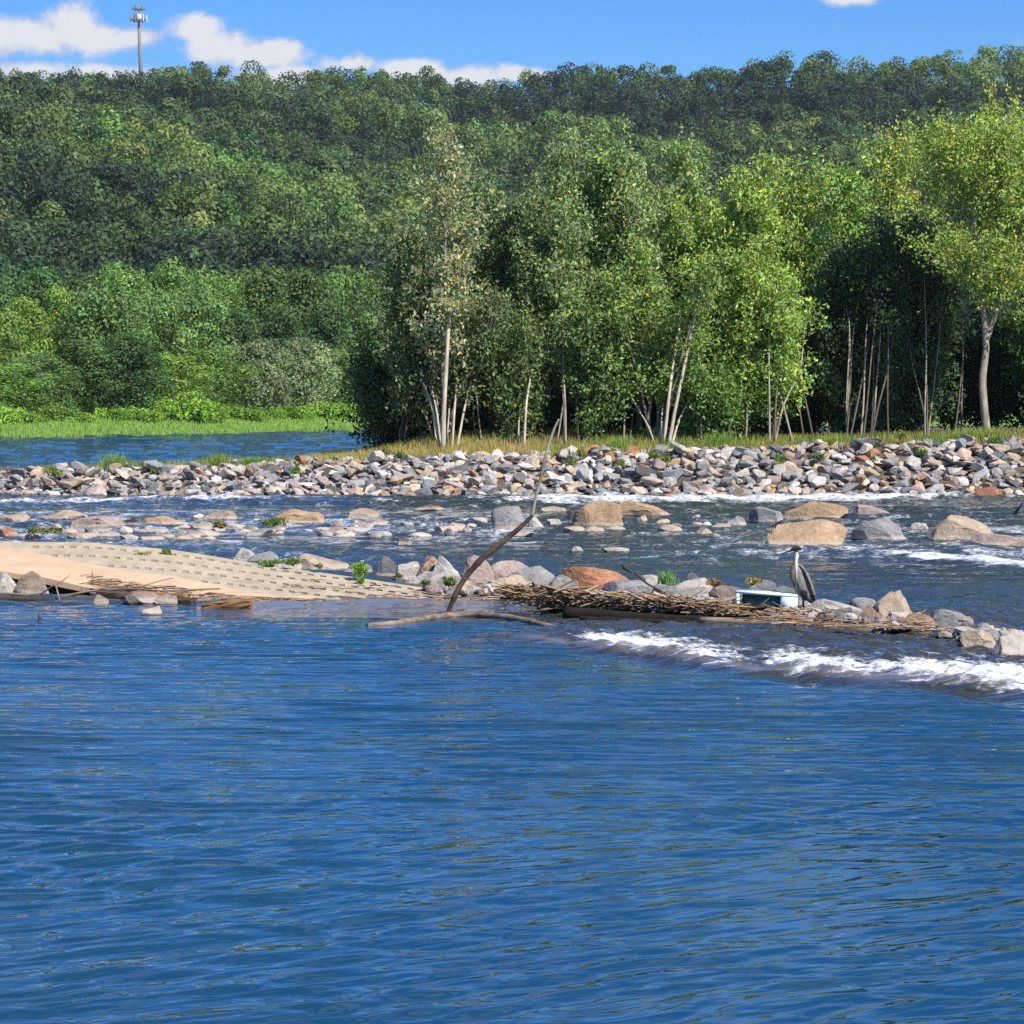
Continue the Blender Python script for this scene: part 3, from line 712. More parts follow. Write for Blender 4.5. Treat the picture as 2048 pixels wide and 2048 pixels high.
    for k_, px_ in enumerate([410, 452, 500, 545, 580, 660, 625, 700, 750, 800, 850, 900, 985, 1030]):
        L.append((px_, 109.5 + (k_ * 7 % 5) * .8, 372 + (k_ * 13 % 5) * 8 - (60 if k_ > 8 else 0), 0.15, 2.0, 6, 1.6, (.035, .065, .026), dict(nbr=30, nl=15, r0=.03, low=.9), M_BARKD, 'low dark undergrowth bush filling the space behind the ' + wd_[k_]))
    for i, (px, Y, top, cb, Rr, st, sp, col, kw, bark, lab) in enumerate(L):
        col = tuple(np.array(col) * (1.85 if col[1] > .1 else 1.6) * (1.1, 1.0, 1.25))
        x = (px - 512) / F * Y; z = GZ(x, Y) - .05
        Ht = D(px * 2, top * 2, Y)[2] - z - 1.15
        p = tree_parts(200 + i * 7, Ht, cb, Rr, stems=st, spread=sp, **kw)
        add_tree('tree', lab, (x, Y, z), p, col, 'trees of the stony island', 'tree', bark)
    # pale bare stems that stand in front of the foliage, laid out after the photograph
    def stem(tree_lab, pts, ra, rb, Yt, mat=None):
        root = [o for o in bpy.data.objects if o.get('label') == tree_lab][0]
        P = np.array([D(a * 2, b * 2, Yt + 2.6 * (k_ / (len(pts) - 1)) ** 2) for k_, (a, b) in enumerate(pts)]) - np.array(root.location); P[0][2] = -.05
        tt = np.linspace(0, 1, len(P)); t2 = np.linspace(0, 1, len(P) * 5); P = np.stack([np.interp(t2, tt, P[:, i]) for i in range(3)], 1)
        for _ in range(3): P[1:-1] = (P[:-2] + 2 * P[1:-1] + P[2:]) / 4
        link('trunk', np_mesh('trunk', *tube(P, np.interp(t2, [0, 1], [ra, rb]), 8), smooth=True), mat or M_BARKP, root)
    t1, t2_ = L[0][-1], L[1][-1]; t3 = L[11][-1]; t4 = L[8][-1]
    stem(t1, [(443, 440), (444, 405), (446, 372), (448, 335), (450, 310), (452, 285), (446, 250), (443, 215), (441, 180)], .085, .03, 102.4)
    stem(t2_, [(440, 440), (432, 405), (424, 385), (415, 365)], .05, .025, 102.6); stem(t2_, [(441, 440), (437, 412), (431, 385), (428, 360)], .04, .02, 102.8)
    stem(t2_, [(452, 440), (454, 415), (457, 380), (458, 350)], .05, .022, 102.6); stem(t2_, [(457, 440), (463, 415), (470, 385), (478, 350)], .05, .022, 102.7)
    stem(t2_, [(446, 440), (449, 410), (452, 380)], .035, .02, 102.9); stem(t2_, [(437, 440), (434, 420), (430, 395)], .03, .02, 102.9)
    stem(t3, [(664, 436), (669, 395), (675, 351), (680, 325), (679, 300)], .06, .03, 102.2); stem(t3, [(669, 436), (675, 410), (692, 330), (700, 290), (706, 255)], .07, .025, 102.0)
    stem(t3, [(672, 436), (678, 422), (690, 398), (712, 372)], .05, .02, 102.1); stem(t3, [(655, 436), (648, 425), (640, 412), (618, 402)], .03, .015, 102.3)
    stem(t3, [(660, 436), (662, 410), (668, 380)], .04, .02, 102.5); stem(t4, [(524, 438), (526, 404), (530, 380), (536, 352)], .05, .02, 102.2); stem(t4, [(518, 438), (519, 418), (521, 396)], .03, .02, 102.4)
    rr_ = np.random.default_rng(4)
    for lab, a, b in ((L[18][-1], 795, 850), (L[19][-1], 850, 905), (L[20][-1], 905, 965), (L[16][-1], 740, 795), (L[14][-1], 575, 630), (L[5][-1], 475, 515), (L[6][-1], 520, 570), (L[9][-1], 615, 665), (L[10][-1], 690, 735), (L[12][-1], 725, 775)):
        for k in range(6 if a > 740 else 3):
            x_ = rr_.uniform(a, b); sl_ = rr_.normal() * 9; stem(lab, [(x_, 438), (x_ + sl_ * .4, 405), (x_ + sl_ + rr_.normal() * 3, rr_.uniform(320, 375)), (x_ + sl_ * 1.5, rr_.uniform(270, 320))], rr_.uniform(.025, .045), .015, (103.4 if a > 740 else 102.3) + rr_.uniform(0, 1.6), (M_BARKD if k % 3 else M_BARK) if a > 740 else (M_BARKD if k % 2 else M_BARK))
    # the forked yellow-green tree at the right, limbs laid out after the photograph
    Y = 103.6; px0 = 987; x0 = (px0 - 512) / F * Y; z0 = GZ(x0, Y) - .1
    def q(px, py, dy=0.0):
        p = D(px * 2, py * 2, Y + dy); return p - np.array([x0, Y, z0])
    def pth(ps): return np.array([q(*p) for p in ps])
    limbs = [([(987, 437), (984, 410), (981, 380), (985, 350), (983, 325), (980, 300), (978, 270), (974, 235), (968, 200), (962, 165), (958, 135)], .20, .03),
             ([(984, 345), (992, 325), (1002, 300), (1010, 275), (1016, 245), (1022, 215), (1030, 180), (1036, 140)], .13, .03),
             ([(976, 250, 0), (990, 225, .4), (1000, 195, .6), (1006, 160, .8), (1008, 120, .8)], .07, .02),
             ([(980, 290, 0), (962, 272, -.5), (945, 262, -.8)], .05, .015), ([(972, 225, 0), (950, 195, .4), (935, 165, .5), (925, 140, .5)], .06, .015),
             ([(1006, 290, 0), (990, 268, -.6), (975, 258, -.9)], .05, .015), ([(1016, 245, 0), (1040, 215, -.4), (1060, 190, -.5)], .06, .015),
             ([(968, 200, 0), (985, 165, -.5), (990, 135, -.6)], .05, .015)]
    r = np.random.default_rng(99); parts = []; cl = []
    for ps, ra, rb in [(p_, a_ * .75, b_) for p_, a_, b_ in limbs]:
        P = pth(ps); tt = np.linspace(0, 1, len(P)); t2 = np.linspace(0, 1, 24)
        P = np.stack([np.interp(t2, tt, P[:, i]) for i in range(3)], 1) + np.cumsum(r.normal(size=(24, 3)) * .012, 0)
        parts.append(tube(P, np.interp(t2, [0, 1], [ra, rb]), 10))
        for b in range(max(5, int(np.linalg.norm(np.diff(P, axis=0), axis=1).sum() * 4.6))):
            f = r.uniform(.25 if ra > .1 else .15, 1); p0 = np.array([np.interp(f, t2, P[:, i]) for i in range(3)])
            if p0[2] < 4.2: continue
            az = r.uniform(0, 6.28); el = r.uniform(.0, 1.1); Lb = r.uniform(.7, 2.5) * (1.15 - .35 * f)
            d = np.array([math.cos(az) * math.cos(el), math.sin(az) * math.cos(el), math.sin(el)])
            t5 = np.linspace(0, 1, 5)[:, None]; bp = p0 + d * Lb * t5 + r.normal(size=(5, 3)) * .06 * t5
            parts.append(tube(bp, np.linspace(.025, .006, 5), 4, False))
            for c in range(8):
                g = r.uniform(.3, 1.05); cl.append(np.array([np.interp(g, t5[:, 0], bp[:, i]) for i in range(3)]) + r.normal(size=3) * .2)
    cl = np.array(cl); cl = cl[cl[:, 2] + z0 < D(1974, 212, Y)[2] + r.normal(size=len(cl)) * .3 - .5 * np.abs(np.sin(cl[:, 0] * 1.7))]; nl = 17; tone = np.clip(1 + r.normal(size=len(cl)) * .15, .6, 1.5)
    C = np.repeat(cl, nl, 0) + r.normal(size=(len(cl) * nl, 3)) * .19
    V, Fq = leaf_quads(C, .16, .5, up=.4, seed=98); col = leaf_tints(len(Fq), 97) * np.repeat(tone, nl)[:, None]
    add_tree('tree', 'sparse yellow-green tree with a stout forked grey trunk at the right end', (x0, Y, z0), ([join(parts)], (V, Fq, col)), (.33, .43, .10), 'trees of the stony island', 'tree', M_BARK)
build_island_trees()

# ------------------------------------------------------------------ rocks
_ico = {}
def ico(sub):
    if sub not in _ico:
        bm = bmesh.new(); bmesh.ops.create_icosphere(bm, subdivisions=sub, radius=1.0)
        V = np.array([v.co[:] for v in bm.verts]); Fq = np.array([[v.index for v in f.verts] for f in bm.faces]); bm.free(); _ico[sub] = (V, Fq)
    return _ico[sub]
def rock_mesh(seed, sub=3, cuts=13, rough=.05, prof=None, sharp=1.0, lo=.52, hi=.86):
    r = np.random.default_rng(seed); V, Fq = ico(sub); V = V.copy()
    V = np.sign(V) * np.abs(V) ** (0.5 if prof is not None else .74)
    for k in range(cuts if prof is None else 7):
        d = unit(r.normal(size=3)); dist = r.uniform(lo, hi) if k else .6
        s = V @ d; over = np.maximum(s - dist, 0); V -= np.outer(over * sharp, d)
    V += unit(V) * (fnoise(V, .55, seed + 1, 3, .55) * rough)[:, None]
    V -= (V.max(0) + V.min(0)) / 2; V /= (V.max(0) - V.min(0)) / 2
    if prof is not None:      # scale the heights so that the skyline follows the profile
        xs = np.linspace(-1, 1, 41); env = np.array([V[np.abs(V[:, 0] - a) < .12][:, 2].max() if (np.abs(V[:, 0] - a) < .12).any() else .2 for a in xs])
        pr = np.interp(xs, np.linspace(-1, 1, len(prof)), prof)
        k = np.interp(V[:, 0], xs, pr / np.maximum(env, .15)); V[:, 2] = np.where(V[:, 2] > 0, V[:, 2] * np.clip(k, .05, 1.6), V[:, 2])
        for _ in range(8):
            d = unit(r.normal(size=3) * (1, 1, .35) + (0, -.3, .25)); sd = V @ d; V -= np.outer(np.maximum(sd - sd.max() * r.uniform(.74, .92), 0), d)
    return V, Fq
COLR = {'grey': (.24, .235, .23), 'dark': (.085, .085, .09), 'white': (.46, .44, .40), 'tan': (.38, .30, .215), 'orange': (.40, .27, .16), 'rust': (.33, .15, .08),
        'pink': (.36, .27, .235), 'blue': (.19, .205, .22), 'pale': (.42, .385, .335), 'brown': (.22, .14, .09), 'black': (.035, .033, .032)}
def boulder(spec, name='boulder', group=None, cat='boulder', sub=4, zb=0.0, sink=.35):
    xl, xr, yt, yb, c, lab = spec[:6]; opt = spec[6] if len(spec) > 6 else {}
    zb = opt.get('z', zb)
    xm = (xl + xr) / 2; P0 = W(xm, yb, zb); Yb = P0[1]
    w = (xr - xl) * Yb / (2 * F) * 1.06; dep = w * opt.get('dep', .6)
    dep = min(dep, opt.get('maxd', 1.6)); Yc = Yb + dep * .5
    top = D(xm, yt, Yc)[2]; h = max(top - zb, .05)
    V, Fq = rock_mesh(opt.get('seed', int(xl * 7 + yt)), sub, opt.get('cuts', 14), .075, opt.get('prof'))
    V = V * (w / 2, dep / 2, 1)
    V[:, 2] = np.where(V[:, 2] > 0, V[:, 2] * (h + sink * 0), V[:, 2] * (sink + .1))
    # lower half stays below the surface, upper half rises from it with its widest outline at the water
    o = link(name, np_mesh(name, V, Fq, smooth=False), M_ROCK)
    x = (xm / 2 - 512) / F * Yc; o.location = (x, Yc, zb); o.rotation_euler = (0, R(opt.get('tilt', 0)), R(opt.get('rz', 0)))
    o.color = tuple(np.array(COLR[c]) * opt.get('k', 1.0)) + (1,)
    tag(o, lab, cat, group); return o
MIDR = [
 (1500, 1566, 1013, 1046, 'grey', 'grey-tan midstream boulder left of the broad tan boulder'),
 (1560, 1708, 1002, 1040, 'orange', 'broad low orange-tan boulder, rear one of the right midstream cluster', dict(prof=[.35, .6, 1, .95, .8, .5], k=.9)),
 (1698, 1790, 1007, 1035, 'pink', 'pinkish wedge of stone joined to the right of the broad tan boulder', dict(prof=[.7, 1, .8, .5, .3])),
 (1508, 1716, 1038, 1093, 'orange', 'largest orange boulder, long and low, above the heron', dict(prof=[.25, .75, .8, .9, 1, .8, .3], k=1.05)),
 (1532, 1580, 1039, 1064, 'black', 'black rock behind the long orange boulder', {'dep': .5}),
 (1700, 1838, 1034, 1082, 'grey', 'grey boulder right of the long orange boulder', dict(prof=[.45, .8, 1, .95, .6])),
 (1820, 1858, 1045, 1060, 'pale', 'low pale slab between the grey and the big tan boulder'),
 (1849, 2002, 1027, 1081, 'tan', 'big rounded tan boulder, rightmost whole one in midstream', dict(prof=[.8, 1, .95, .85, .6, .3])),
 (1945, 2075, 1066, 1094, 'pink', 'low flat pinkish slab cut by the right edge'),
 (2020, 2070, 998, 1036, 'dark', 'dark upright rock at the right edge of midstream'),
 (1145, 1250, 1000, 1054, 'orange', 'squarish orange boulder in midstream right of the leaning branch', dict(prof=[.45, .85, 1, .95, .75])),
 (1232, 1342, 1000, 1033, 'orange', 'orange wedge boulder tapering right behind the squarish orange one', dict(prof=[.9, 1, .8, .55, .15], k=.9)),
 (1128, 1160, 1018, 1048, 'dark', 'dark low rock against the left side of the squarish orange boulder'),
 (984, 1062, 1012, 1060, 'grey', 'blocky grey boulder just left of the branch bend', dict(prof=[.9, 1, 1, .8])),
 (1058, 1088, 1030, 1056, 'pale', 'small pale stone touching the branch bend'),
 (1084, 1132, 1012, 1024, 'tan', 'thin tan stone awash right of the branch'),
 (1094, 1126, 1038, 1050, 'pale', 'small pale stone below the thin tan stone'),
 (542, 657, 1016, 1048, 'orange', 'peach coloured low boulder with two humps in the left rapids', dict(prof=[.2, .75, 1, .7, .75, .4], k=1.05)),
 (696, 763, 1016, 1039, 'tan', 'blocky tan boulder right of the two-humped peach boulder', dict(prof=[.8, 1, 1, .7])),
 (815, 902, 1007, 1022, 'brown', 'flat dark brown slab left of the grey branch boulder', dict(prof=[.2, .6, 1, .8, .3])),
 (138, 248, 1031, 1057, 'pink', 'long pinkish grey boulder in the left rapids', dict(prof=[.5, .8, 1, .95, .8])),
 (244, 276, 1036, 1053, 'black', 'dark block between the pinkish and the orange left boulders'),
 (272, 383, 1030, 1052, 'orange', 'long low orange boulder in the left rapids', dict(prof=[.9, .8, 1, .6, .3])),
 (78, 180, 1019, 1040, 'tan', 'flat tan stone with a peak near the left edge', dict(prof=[.2, .5, 1, .7, .3])),
 (-6, 58, 1027, 1044, 'tan', 'flat tan stone cut by the left edge'),
 (382, 409, 1027, 1039, 'pale', 'small whitish stone right of the long orange left boulder'),
 (406, 482, 1019, 1040, 'tan', 'tan pointed boulder with a brown left side', dict(prof=[.3, .7, 1, .8, .2])),
 (-10, 35, 1054, 1074, 'rust', 'reddish stone low at the left edge above the ramp'),
 (1344, 1366, 1045, 1055, 'dark', 'small dark stone midstream, halfway to the right cluster'),
 (1422, 1462, 1045, 1056, 'dark', 'dark little stone left of the right midstream cluster'),
 (1452, 1492, 1031, 1052, 'grey', 'small grey pointed stone at the left of the right cluster'),
 (1420, 1440, 1066, 1075, 'pale', 'tiny whitish stone below the dark little stone'),
 (1488, 1530, 1076, 1092, 'dark', 'dark wet stone left of the long orange boulder'),
 (1140, 1166, 1092, 1104, 'grey', 'small grey stone awash above the near rocks'),
 (1205, 1262, 1094, 1104, 'grey', 'low grey stone washed over by a little wave'),
 (790, 824, 1074, 1092, 'dark', 'dark wet stone alone in the riffle'),
]
for s in MIDR: boulder(s, group='boulders standing in the rapids')
SPIT = [
 (470, 514, 1095, 1126, 'white', 'light grey triangular rock behind the ramp', dict(prof=[.3, 1, .8, .35])),
 (493, 552, 1104, 1132, 'grey', 'grey humped rock right of the triangular rock'),
 (588, 692, 1107, 1140, 'tan', 'tan-grey wedge rock sloping down right behind the ramp', dict(prof=[.9, 1, .75, .5, .3])),
 (548, 600, 1118, 1142, 'pale', 'small pale rock between weeds behind the ramp'),
 (688, 740, 1126, 1150, 'grey', 'low grey rock behind the leafy ramp plant'),
 (750, 800, 1110, 1158, 'dark', 'dark grey rock leaning right beside the leafy plant', dict(prof=[.6, 1, .75, .3], k=1.5)),
 (786, 835, 1124, 1160, 'pale', 'pale square rock right of the dark grey rock'),
 (832, 882, 1111, 1160, 'brown', 'chestnut brown rounded rock', dict(prof=[.6, 1, .95, .7], k=1.2)),
 (868, 922, 1109, 1162, 'white', 'whitish rock against the chestnut brown rock', dict(prof=[.9, 1, .7, .4])),
 (796, 940, 1142, 1180, 'pale', 'low pale slabby rock in front of the chestnut brown rock', dict(prof=[.4, .8, 1, .9, .6])),
 (916, 986, 1107, 1180, 'pink', 'upright pinkish grey rock behind the leaning branch', dict(prof=[.7, 1, .9, .6])),
 (978, 1060, 1120, 1168, 'pink', 'pink-grey rock right of the upright rock', dict(prof=[.8, 1, .95, .7])),
 (1012, 1120, 1128, 1186, 'grey', 'broad low grey rock left of the red-veined boulder', dict(prof=[.5, .85, 1, .8, .5])),
 (965, 1050, 1150, 1192, 'tan', 'low tan rock under the branch, in front of the pink-grey ones'),
 (1090, 1168, 1145, 1208, 'grey', 'dark-edged grey rock at the left end of the straw heap', dict(prof=[.6, 1, .8, .9], k=.75)),
 (1104, 1268, 1132, 1196, 'rust', 'big red-orange boulder with whitish veins', dict(prof=[.6, .95, 1, .9, .95, .6], k=1.1)),
 (1205, 1310, 1160, 1204, 'grey', 'grey rock tucked against the right of the red-orange boulder'),
 (1268, 1345, 1150, 1196, 'pale', 'whitish rock right of the red-orange boulder'),
 (1325, 1420, 1156, 1202, 'pale', 'pale jagged rock behind the middle of the straw heap'),
 (1362, 1412, 1146, 1180, 'dark', 'dark grey pointed rock near the green tuft', {'k': 1.3}),
 (1412, 1500, 1168, 1206, 'pink', 'pinkish flat rock behind the pale blue cooler'),
 (1500, 1560, 1160, 1200, 'grey', 'mottled grey rock behind the cooler top'),
 (1548, 1600, 1172, 1212, 'grey', 'dark grey rock left of the heron legs', {'k': .8}),
 (1592, 1736, 1192, 1246, 'pale', 'large pale grey rock right of the heron', dict(prof=[.75, 1, .9, .75, .55, .3])),
 (1738, 1832, 1178, 1252, 'tan', 'tall pointed tan rock, highest right of the heron', dict(prof=[.35, .7, 1, .95, .4])),
 (1715, 1765, 1212, 1254, 'brown', 'brown rock in front of the pointed tan rock'),
 (1775, 1828, 1224, 1258, 'pale', 'whitish rock at the foot of the pointed tan rock'),
 (1850, 1948, 1216, 1258, 'grey', 'grey rock draped in twigs near the right end', dict(prof=[.6, 1, .8, .4])),
 (1924, 2006, 1258, 1298, 'tan', 'pale tan rock at the right end of the spit', dict(prof=[.7, 1, .8, .6])),
 (1990, 2062, 1262, 1312, 'pale', 'pale block cut by the right edge at the end of the spit'),
 (28, 98, 1142, 1192, 'tan', 'cracked tan rock under the slab edge at left', dict(prof=[.2, .8, 1, .8, .3], dep=.4, k=.8)),
 (-15, 36, 1146, 1188, 'pale', 'pale rock cut by the left edge under the slab', {'dep': .4}),
 (170, 210, 1158, 1186, 'grey', 'dark grey block at the slab end', {'k': .8, 'dep': .5}),
 (184, 214, 1190, 1211, 'tan', 'small tan rock at the water below the slab end', {'k': .8}),
 (250, 330, 1186, 1208, 'pink', 'pinkish flat rock under the driftwood at left', {'dep': .45, 'k': .7}),
 (284, 322, 1212, 1229, 'pale', 'pale small rock awash in front of the driftwood'),
 (312, 352, 1190, 1209, 'pink', 'lilac flat rock beside the square-ended timber', {'dep': .45, 'k': .8}),
 (1640, 1712, 1214, 1250, 'grey', 'jagged grey rock between the large pale rock and the waterline log', {'k': .8}),
 (1700, 1752, 1196, 1236, 'grey', 'jagged grey rock leaning on the left of the pointed tan rock'),
 (1812, 1868, 1228, 1262, 'brown', 'brown jagged rock right of the pointed tan rock', {'k': 1.3}),
 (1880, 1952, 1238, 1276, 'dark', 'dark rock at the waterline below the twig-draped grey rock', {'k': 1.6}),
 (1300, 1362, 1170, 1206, 'grey', 'grey jagged rock rising from the back of the straw heap', {'k': .9}),
 (1050, 1110, 1168, 1212, 'brown', 'brownish jagged rock left of the straw heap end', {'k': 1.4}),
 (1596, 1650, 1222, 1250, 'pale', 'small pale rock below the heron tail'),
 (1960, 1990, 1282, 1300, 'dark', 'small dark rock between the two right-end rocks'),
]
for s in SPIT:
    xm_, g_ = (s[0] + s[1]) / 2, 1.12
    boulder((xm_ + (s[0] - xm_) * g_, xm_ + (s[1] - xm_) * g_, s[2] - 1, s[3] + 1) + tuple(s[4:]), group='rocks of the near spit', sub=4)


LAND = [(-60, 'below the bare left end'), (95, 'left of the tall green tuft'), (190, 'below the tall green tuft'), (300, 'right of the tall green tuft'), (410, 'below the yellow-green tuft'), (520, 'left of the golden grass'),
        (620, 'below the start of golden grass'), (740, 'left of the tall pale trunk'), (840, 'below the tall pale trunk'), (940, 'right of the tall pale trunk'), (1030, 'left of the branch tip'), (1110, 'behind the branch tip'),
        (1200, 'below the white-stemmed trees'), (1300, 'right of the white stems'), (1400, 'below the lime tree'), (1500, 'right of the lime tree'), (1600, 'left of the dark thicket'), (1700, 'below the dark thicket'),
        (1800, 'above the tan boulder'), (1900, 'left of the forked trunk'), (1970, 'below the forked trunk'), (2040, 'near the right edge')]
def land(px): return min(LAND, key=lambda l: abs(l[0] - px))[1]
CW = {'grey': 'grey', 'dark': 'dark grey', 'white': 'white', 'tan': 'tan', 'orange': 'orange', 'rust': 'rust-red', 'pink': 'pinkish', 'blue': 'blue-grey', 'pale': 'pale', 'brown': 'brown'}
def build_riprap():
    r = np.random.default_rng(21)
    Rk = []
    def proj(p):
        d = p - np.array([0, 0, H]); f = d[1] * ca - d[2] * sa; u = d[0] / f; v = (d[1] * sa + d[2] * ca) / f
        return (512 + F * u) * 2, (512 - F * v) * 2
    x = -24.0
    rows = 14
    for k in range(rows):
        x = -24.0 + r.uniform(0, .4)
        while x < 24:
            s = r.uniform(.24, .46) * (1.55 if r.random() < .12 else 1)
            s *= 0.85 if x < -9 else 1.08
            f = island_front(np.array([x]))[0]; y = f - .35 + (k / (rows - 1)) * 4.7 + r.normal() * .12
            z = GZ(x, y) + s * .10
            Rk.append([x, y, z, s, k]); x += s * r.uniform(.8, 1.1)
    # upper layer lying on the first one
    for i in range(230):
        x = r.uniform(-20, 20); f = island_front(np.array([x]))[0]; y = f + r.uniform(.3, 3.9); s = r.uniform(.28, .6)
        Rk.append([x, y, GZ(x, y) + .26, s, 10])
    names = list(CW); pr = np.array([.32, .07, .07, .17, .05, .03, .08, .04, .16, .01]); pr /= pr.sum()
    T = [rock_mesh(700 + i, 3, 10, .012, None, 1.0, .38, .72) for i in range(20)]
    meshes = [np_mesh('riprap_rock', V * .5, Fq, smooth=False) for V, Fq in T]
    for m in meshes: m.materials.append(M_RIP)
    items = []
    for (x, y, z, s, k) in Rk:
        px, py = proj(np.array([x, y, z + s * .3])); vis = s * (1.0 if -20 < px < 2070 else .1) * (1.0 if k < 9 else .9)
        if k == 10: vis *= 1.6
        c = names[r.choice(10, p=pr)]
        if x < -6 and c in ('orange', 'rust') and r.random() < .7: c = 'pink'
        items.append(dict(x=x, y=y, z=z, s=s, k=k, px=px, py=py, vis=vis, c=c, t=int(r.integers(20)),
                          rot=(r.uniform(-.5, .5), r.uniform(-.5, .5), r.uniform(0, 6.28)), sc=(s * r.uniform(.9, 1.35), s * r.uniform(.7, 1.0), s * r.uniform(.42, .75)), kk=r.uniform(.9, 1.45)))
    items.sort(key=lambda d: -d['vis']); ind, rest = items[:292], items[292:]
    cells = {}
    for d in ind:
        fr = (d['y'] - island_front(np.array([d['x']]))[0]) / 5
        row = 'at the waterline' if fr < .18 else 'low on the bank' if fr < .42 else 'halfway up the bank' if fr < .7 else 'on the bank top'
        sz = 'large' if d['s'] > .52 else 'small' if d['s'] < .42 else ''
        flat = 'flat' if d['sc'][2] / d['sc'][0] < .42 else 'blocky' if d['sc'][2] / d['sc'][0] > .64 else ''
        d['base'] = ' '.join(w for w in (sz, flat, CW[d['c']], 'rock', row, land(d['px'])) if w)
        cells.setdefault(d['base'], []).append(d)
    for b, ds in cells.items():
        ds.sort(key=lambda d: d['px'])
        for i, d in enumerate(ds): d['lab'] = b if len(ds) == 1 else b + (', ' + ORD[i] + ' from left')
    for d in ind:
        o = bpy.data.objects.new('riprap_rock', meshes[d['t']]); COL.objects.link(o)
        o.location = (d['x'], d['y'], d['z']); o.rotation_euler = d['rot']; o.scale = d['sc']
        o.color = tuple(np.array(COLR[d['c']]) * d['kk']) + (1,)
        tag(o, d['lab'], 'rock', 'riprap rocks of the island bank')
    Vs, Cs = [], []
    for d in rest:
        V, Fq = T[d['t']]
        m = np.array(Matrix.Rotation(d['rot'][2], 3, 'Z') @ Matrix.Rotation(d['rot'][1], 3, 'Y'))
        Vs.append(((V * .5 * d['sc']) @ m.T + (d['x'], d['y'], d['z']), Fq)); Cs.append(np.repeat(np.array([COLR[d['c']]]) * d['kk'], len(Fq), 0))
    V, Fq = join(Vs); o = link('rock_bank', np_mesh('rock_bank', V, Fq, {'col': np.vstack(Cs)}), M_ROCKA)
    tag(o, 'smaller broken stones packed between the bigger riprap rocks', 'rocks', kind='stuff')
build_riprap()

def build_shallow_stones():
    r = np.random.default_rng(33); meshes = [np_mesh('shallow_stone', V * .5, Fq) for V, Fq in [rock_mesh(820 + i, 3, 9, .05) for i in range(6)]]
    for m in meshes: m.materials.append(M_ROCK)
    items = []
    for i in range(150):
        px = r.uniform(-30, 960) if i < 115 else r.uniform(900, 1500); py = r.uniform(1055, 1084) if i < 115 else r.uniform(1040, 1080)
        if px > 520: py -= 6
        if 480 < px < 1000 and r.random() < .35: continue
        if any(s[0] - 8 < px < s[1] + 8 and s[2] - 4 < py < s[3] + 6 for s in MIDR): continue
        s = r.uniform(.25, .8) * (.75 if i >= 115 else 1)
        p = W(px, py); c = r.choice(['grey', 'pale', 'pink', 'tan', 'white', 'orange', 'dark'], p=[.25, .25, .17, .15, .06, .05, .07])
        items.append((px, py, p, s, str(c), r.uniform(.09, .2)))
    spots = [(-50, 'at the left edge'), (110, 'above the plain slab'), (250, 'above the slab corner'), (400, 'above the slotted mat'), (520, 'above the triangular rock'), (640, 'behind the wedge rock'), (770, 'behind the dark grey rock'),
             (880, 'behind the chestnut rock'), (1000, 'left of the branch bend'), (1150, 'below the squarish orange boulder'), (1300, 'right of the squarish orange boulder'), (1450, 'left of the long orange boulder')]
    cells = {}
    for it in items:
        w = min(spots, key=lambda s: abs(s[0] - it[0]))[1]; row = 'nearer' if it[1] > 1069 else 'farther'
        b = f"{'broad' if it[3] > .55 else 'small'} flat {CW[it[4]]} stone in {row} riffle {w}"
        cells.setdefault(b, []).append(it)
    for b, ds in cells.items():
        ds.sort(key=lambda d: d[0])
        for i, (px, py, p, s, c, h) in enumerate(ds):
            o = bpy.data.objects.new('shallow_stone', meshes[int(r.integers(6))]); COL.objects.link(o)
            o.location = (p[0], p[1], .0); o.scale = (s, s * r.uniform(.5, .9), h * 1.7); o.rotation_euler = (r.uniform(-.1, .1), r.uniform(-.12, .12), r.uniform(-.6, .6))
            o.color = tuple(np.array(COLR[c]) * r.uniform(.8, 1.2)) + (1,)
            tag(o, b if len(ds) == 1 else b + f', {ORD[i]} from left', 'stone', 'low stones in the riffle')
build_shallow_stones()

# rubble that fills the spit between the boulders
def build_rubble():
    r = np.random.default_rng(55); Vs, Cs = [], []
    T = [rock_mesh(860 + i, 2, 9, .05) for i in range(8)]
    for i in range(620):
        px = r.uniform(430, 1010)
        yb = np.interp(px, [0, 240, 480, 560, 700, 800, 900, 1024], [594, 594, 595, 601, 613, 620, 632, 648])
        py = yb - abs(r.normal()) * 5 - 1; 
        if 905 < px < 960: continue
        s = r.uniform(.07, .24); p = W(px * 2, py * 2, .06); c = r.choice(['grey', 'pale', 'pink', 'tan', 'white', 'brown', 'dark'], p=[.25, .22, .12, .16, .05, .1, .1])
        V, Fq = T[int(r.integers(8))]; m = np.array(Matrix.Rotation(r.uniform(0, 6.28), 3, 'Z'))
        Vs.append(((V * .5 * (s * 1.3, s, s * .75)) @ m.T + p + (0, 0, r.uniform(-.02, .07)), Fq)); Cs.append(np.repeat(np.array([COLR[str(c)]]) * r.uniform(.7, 1.2), len(Fq), 0))
    V, Fq = join(Vs); o = link('rubble', np_mesh('rubble', V, Fq, {'col': np.vstack(Cs)}), M_ROCKA)
    tag(o, 'small broken stones filling the near spit between its rocks', 'rubble', kind='stuff')
build_rubble()

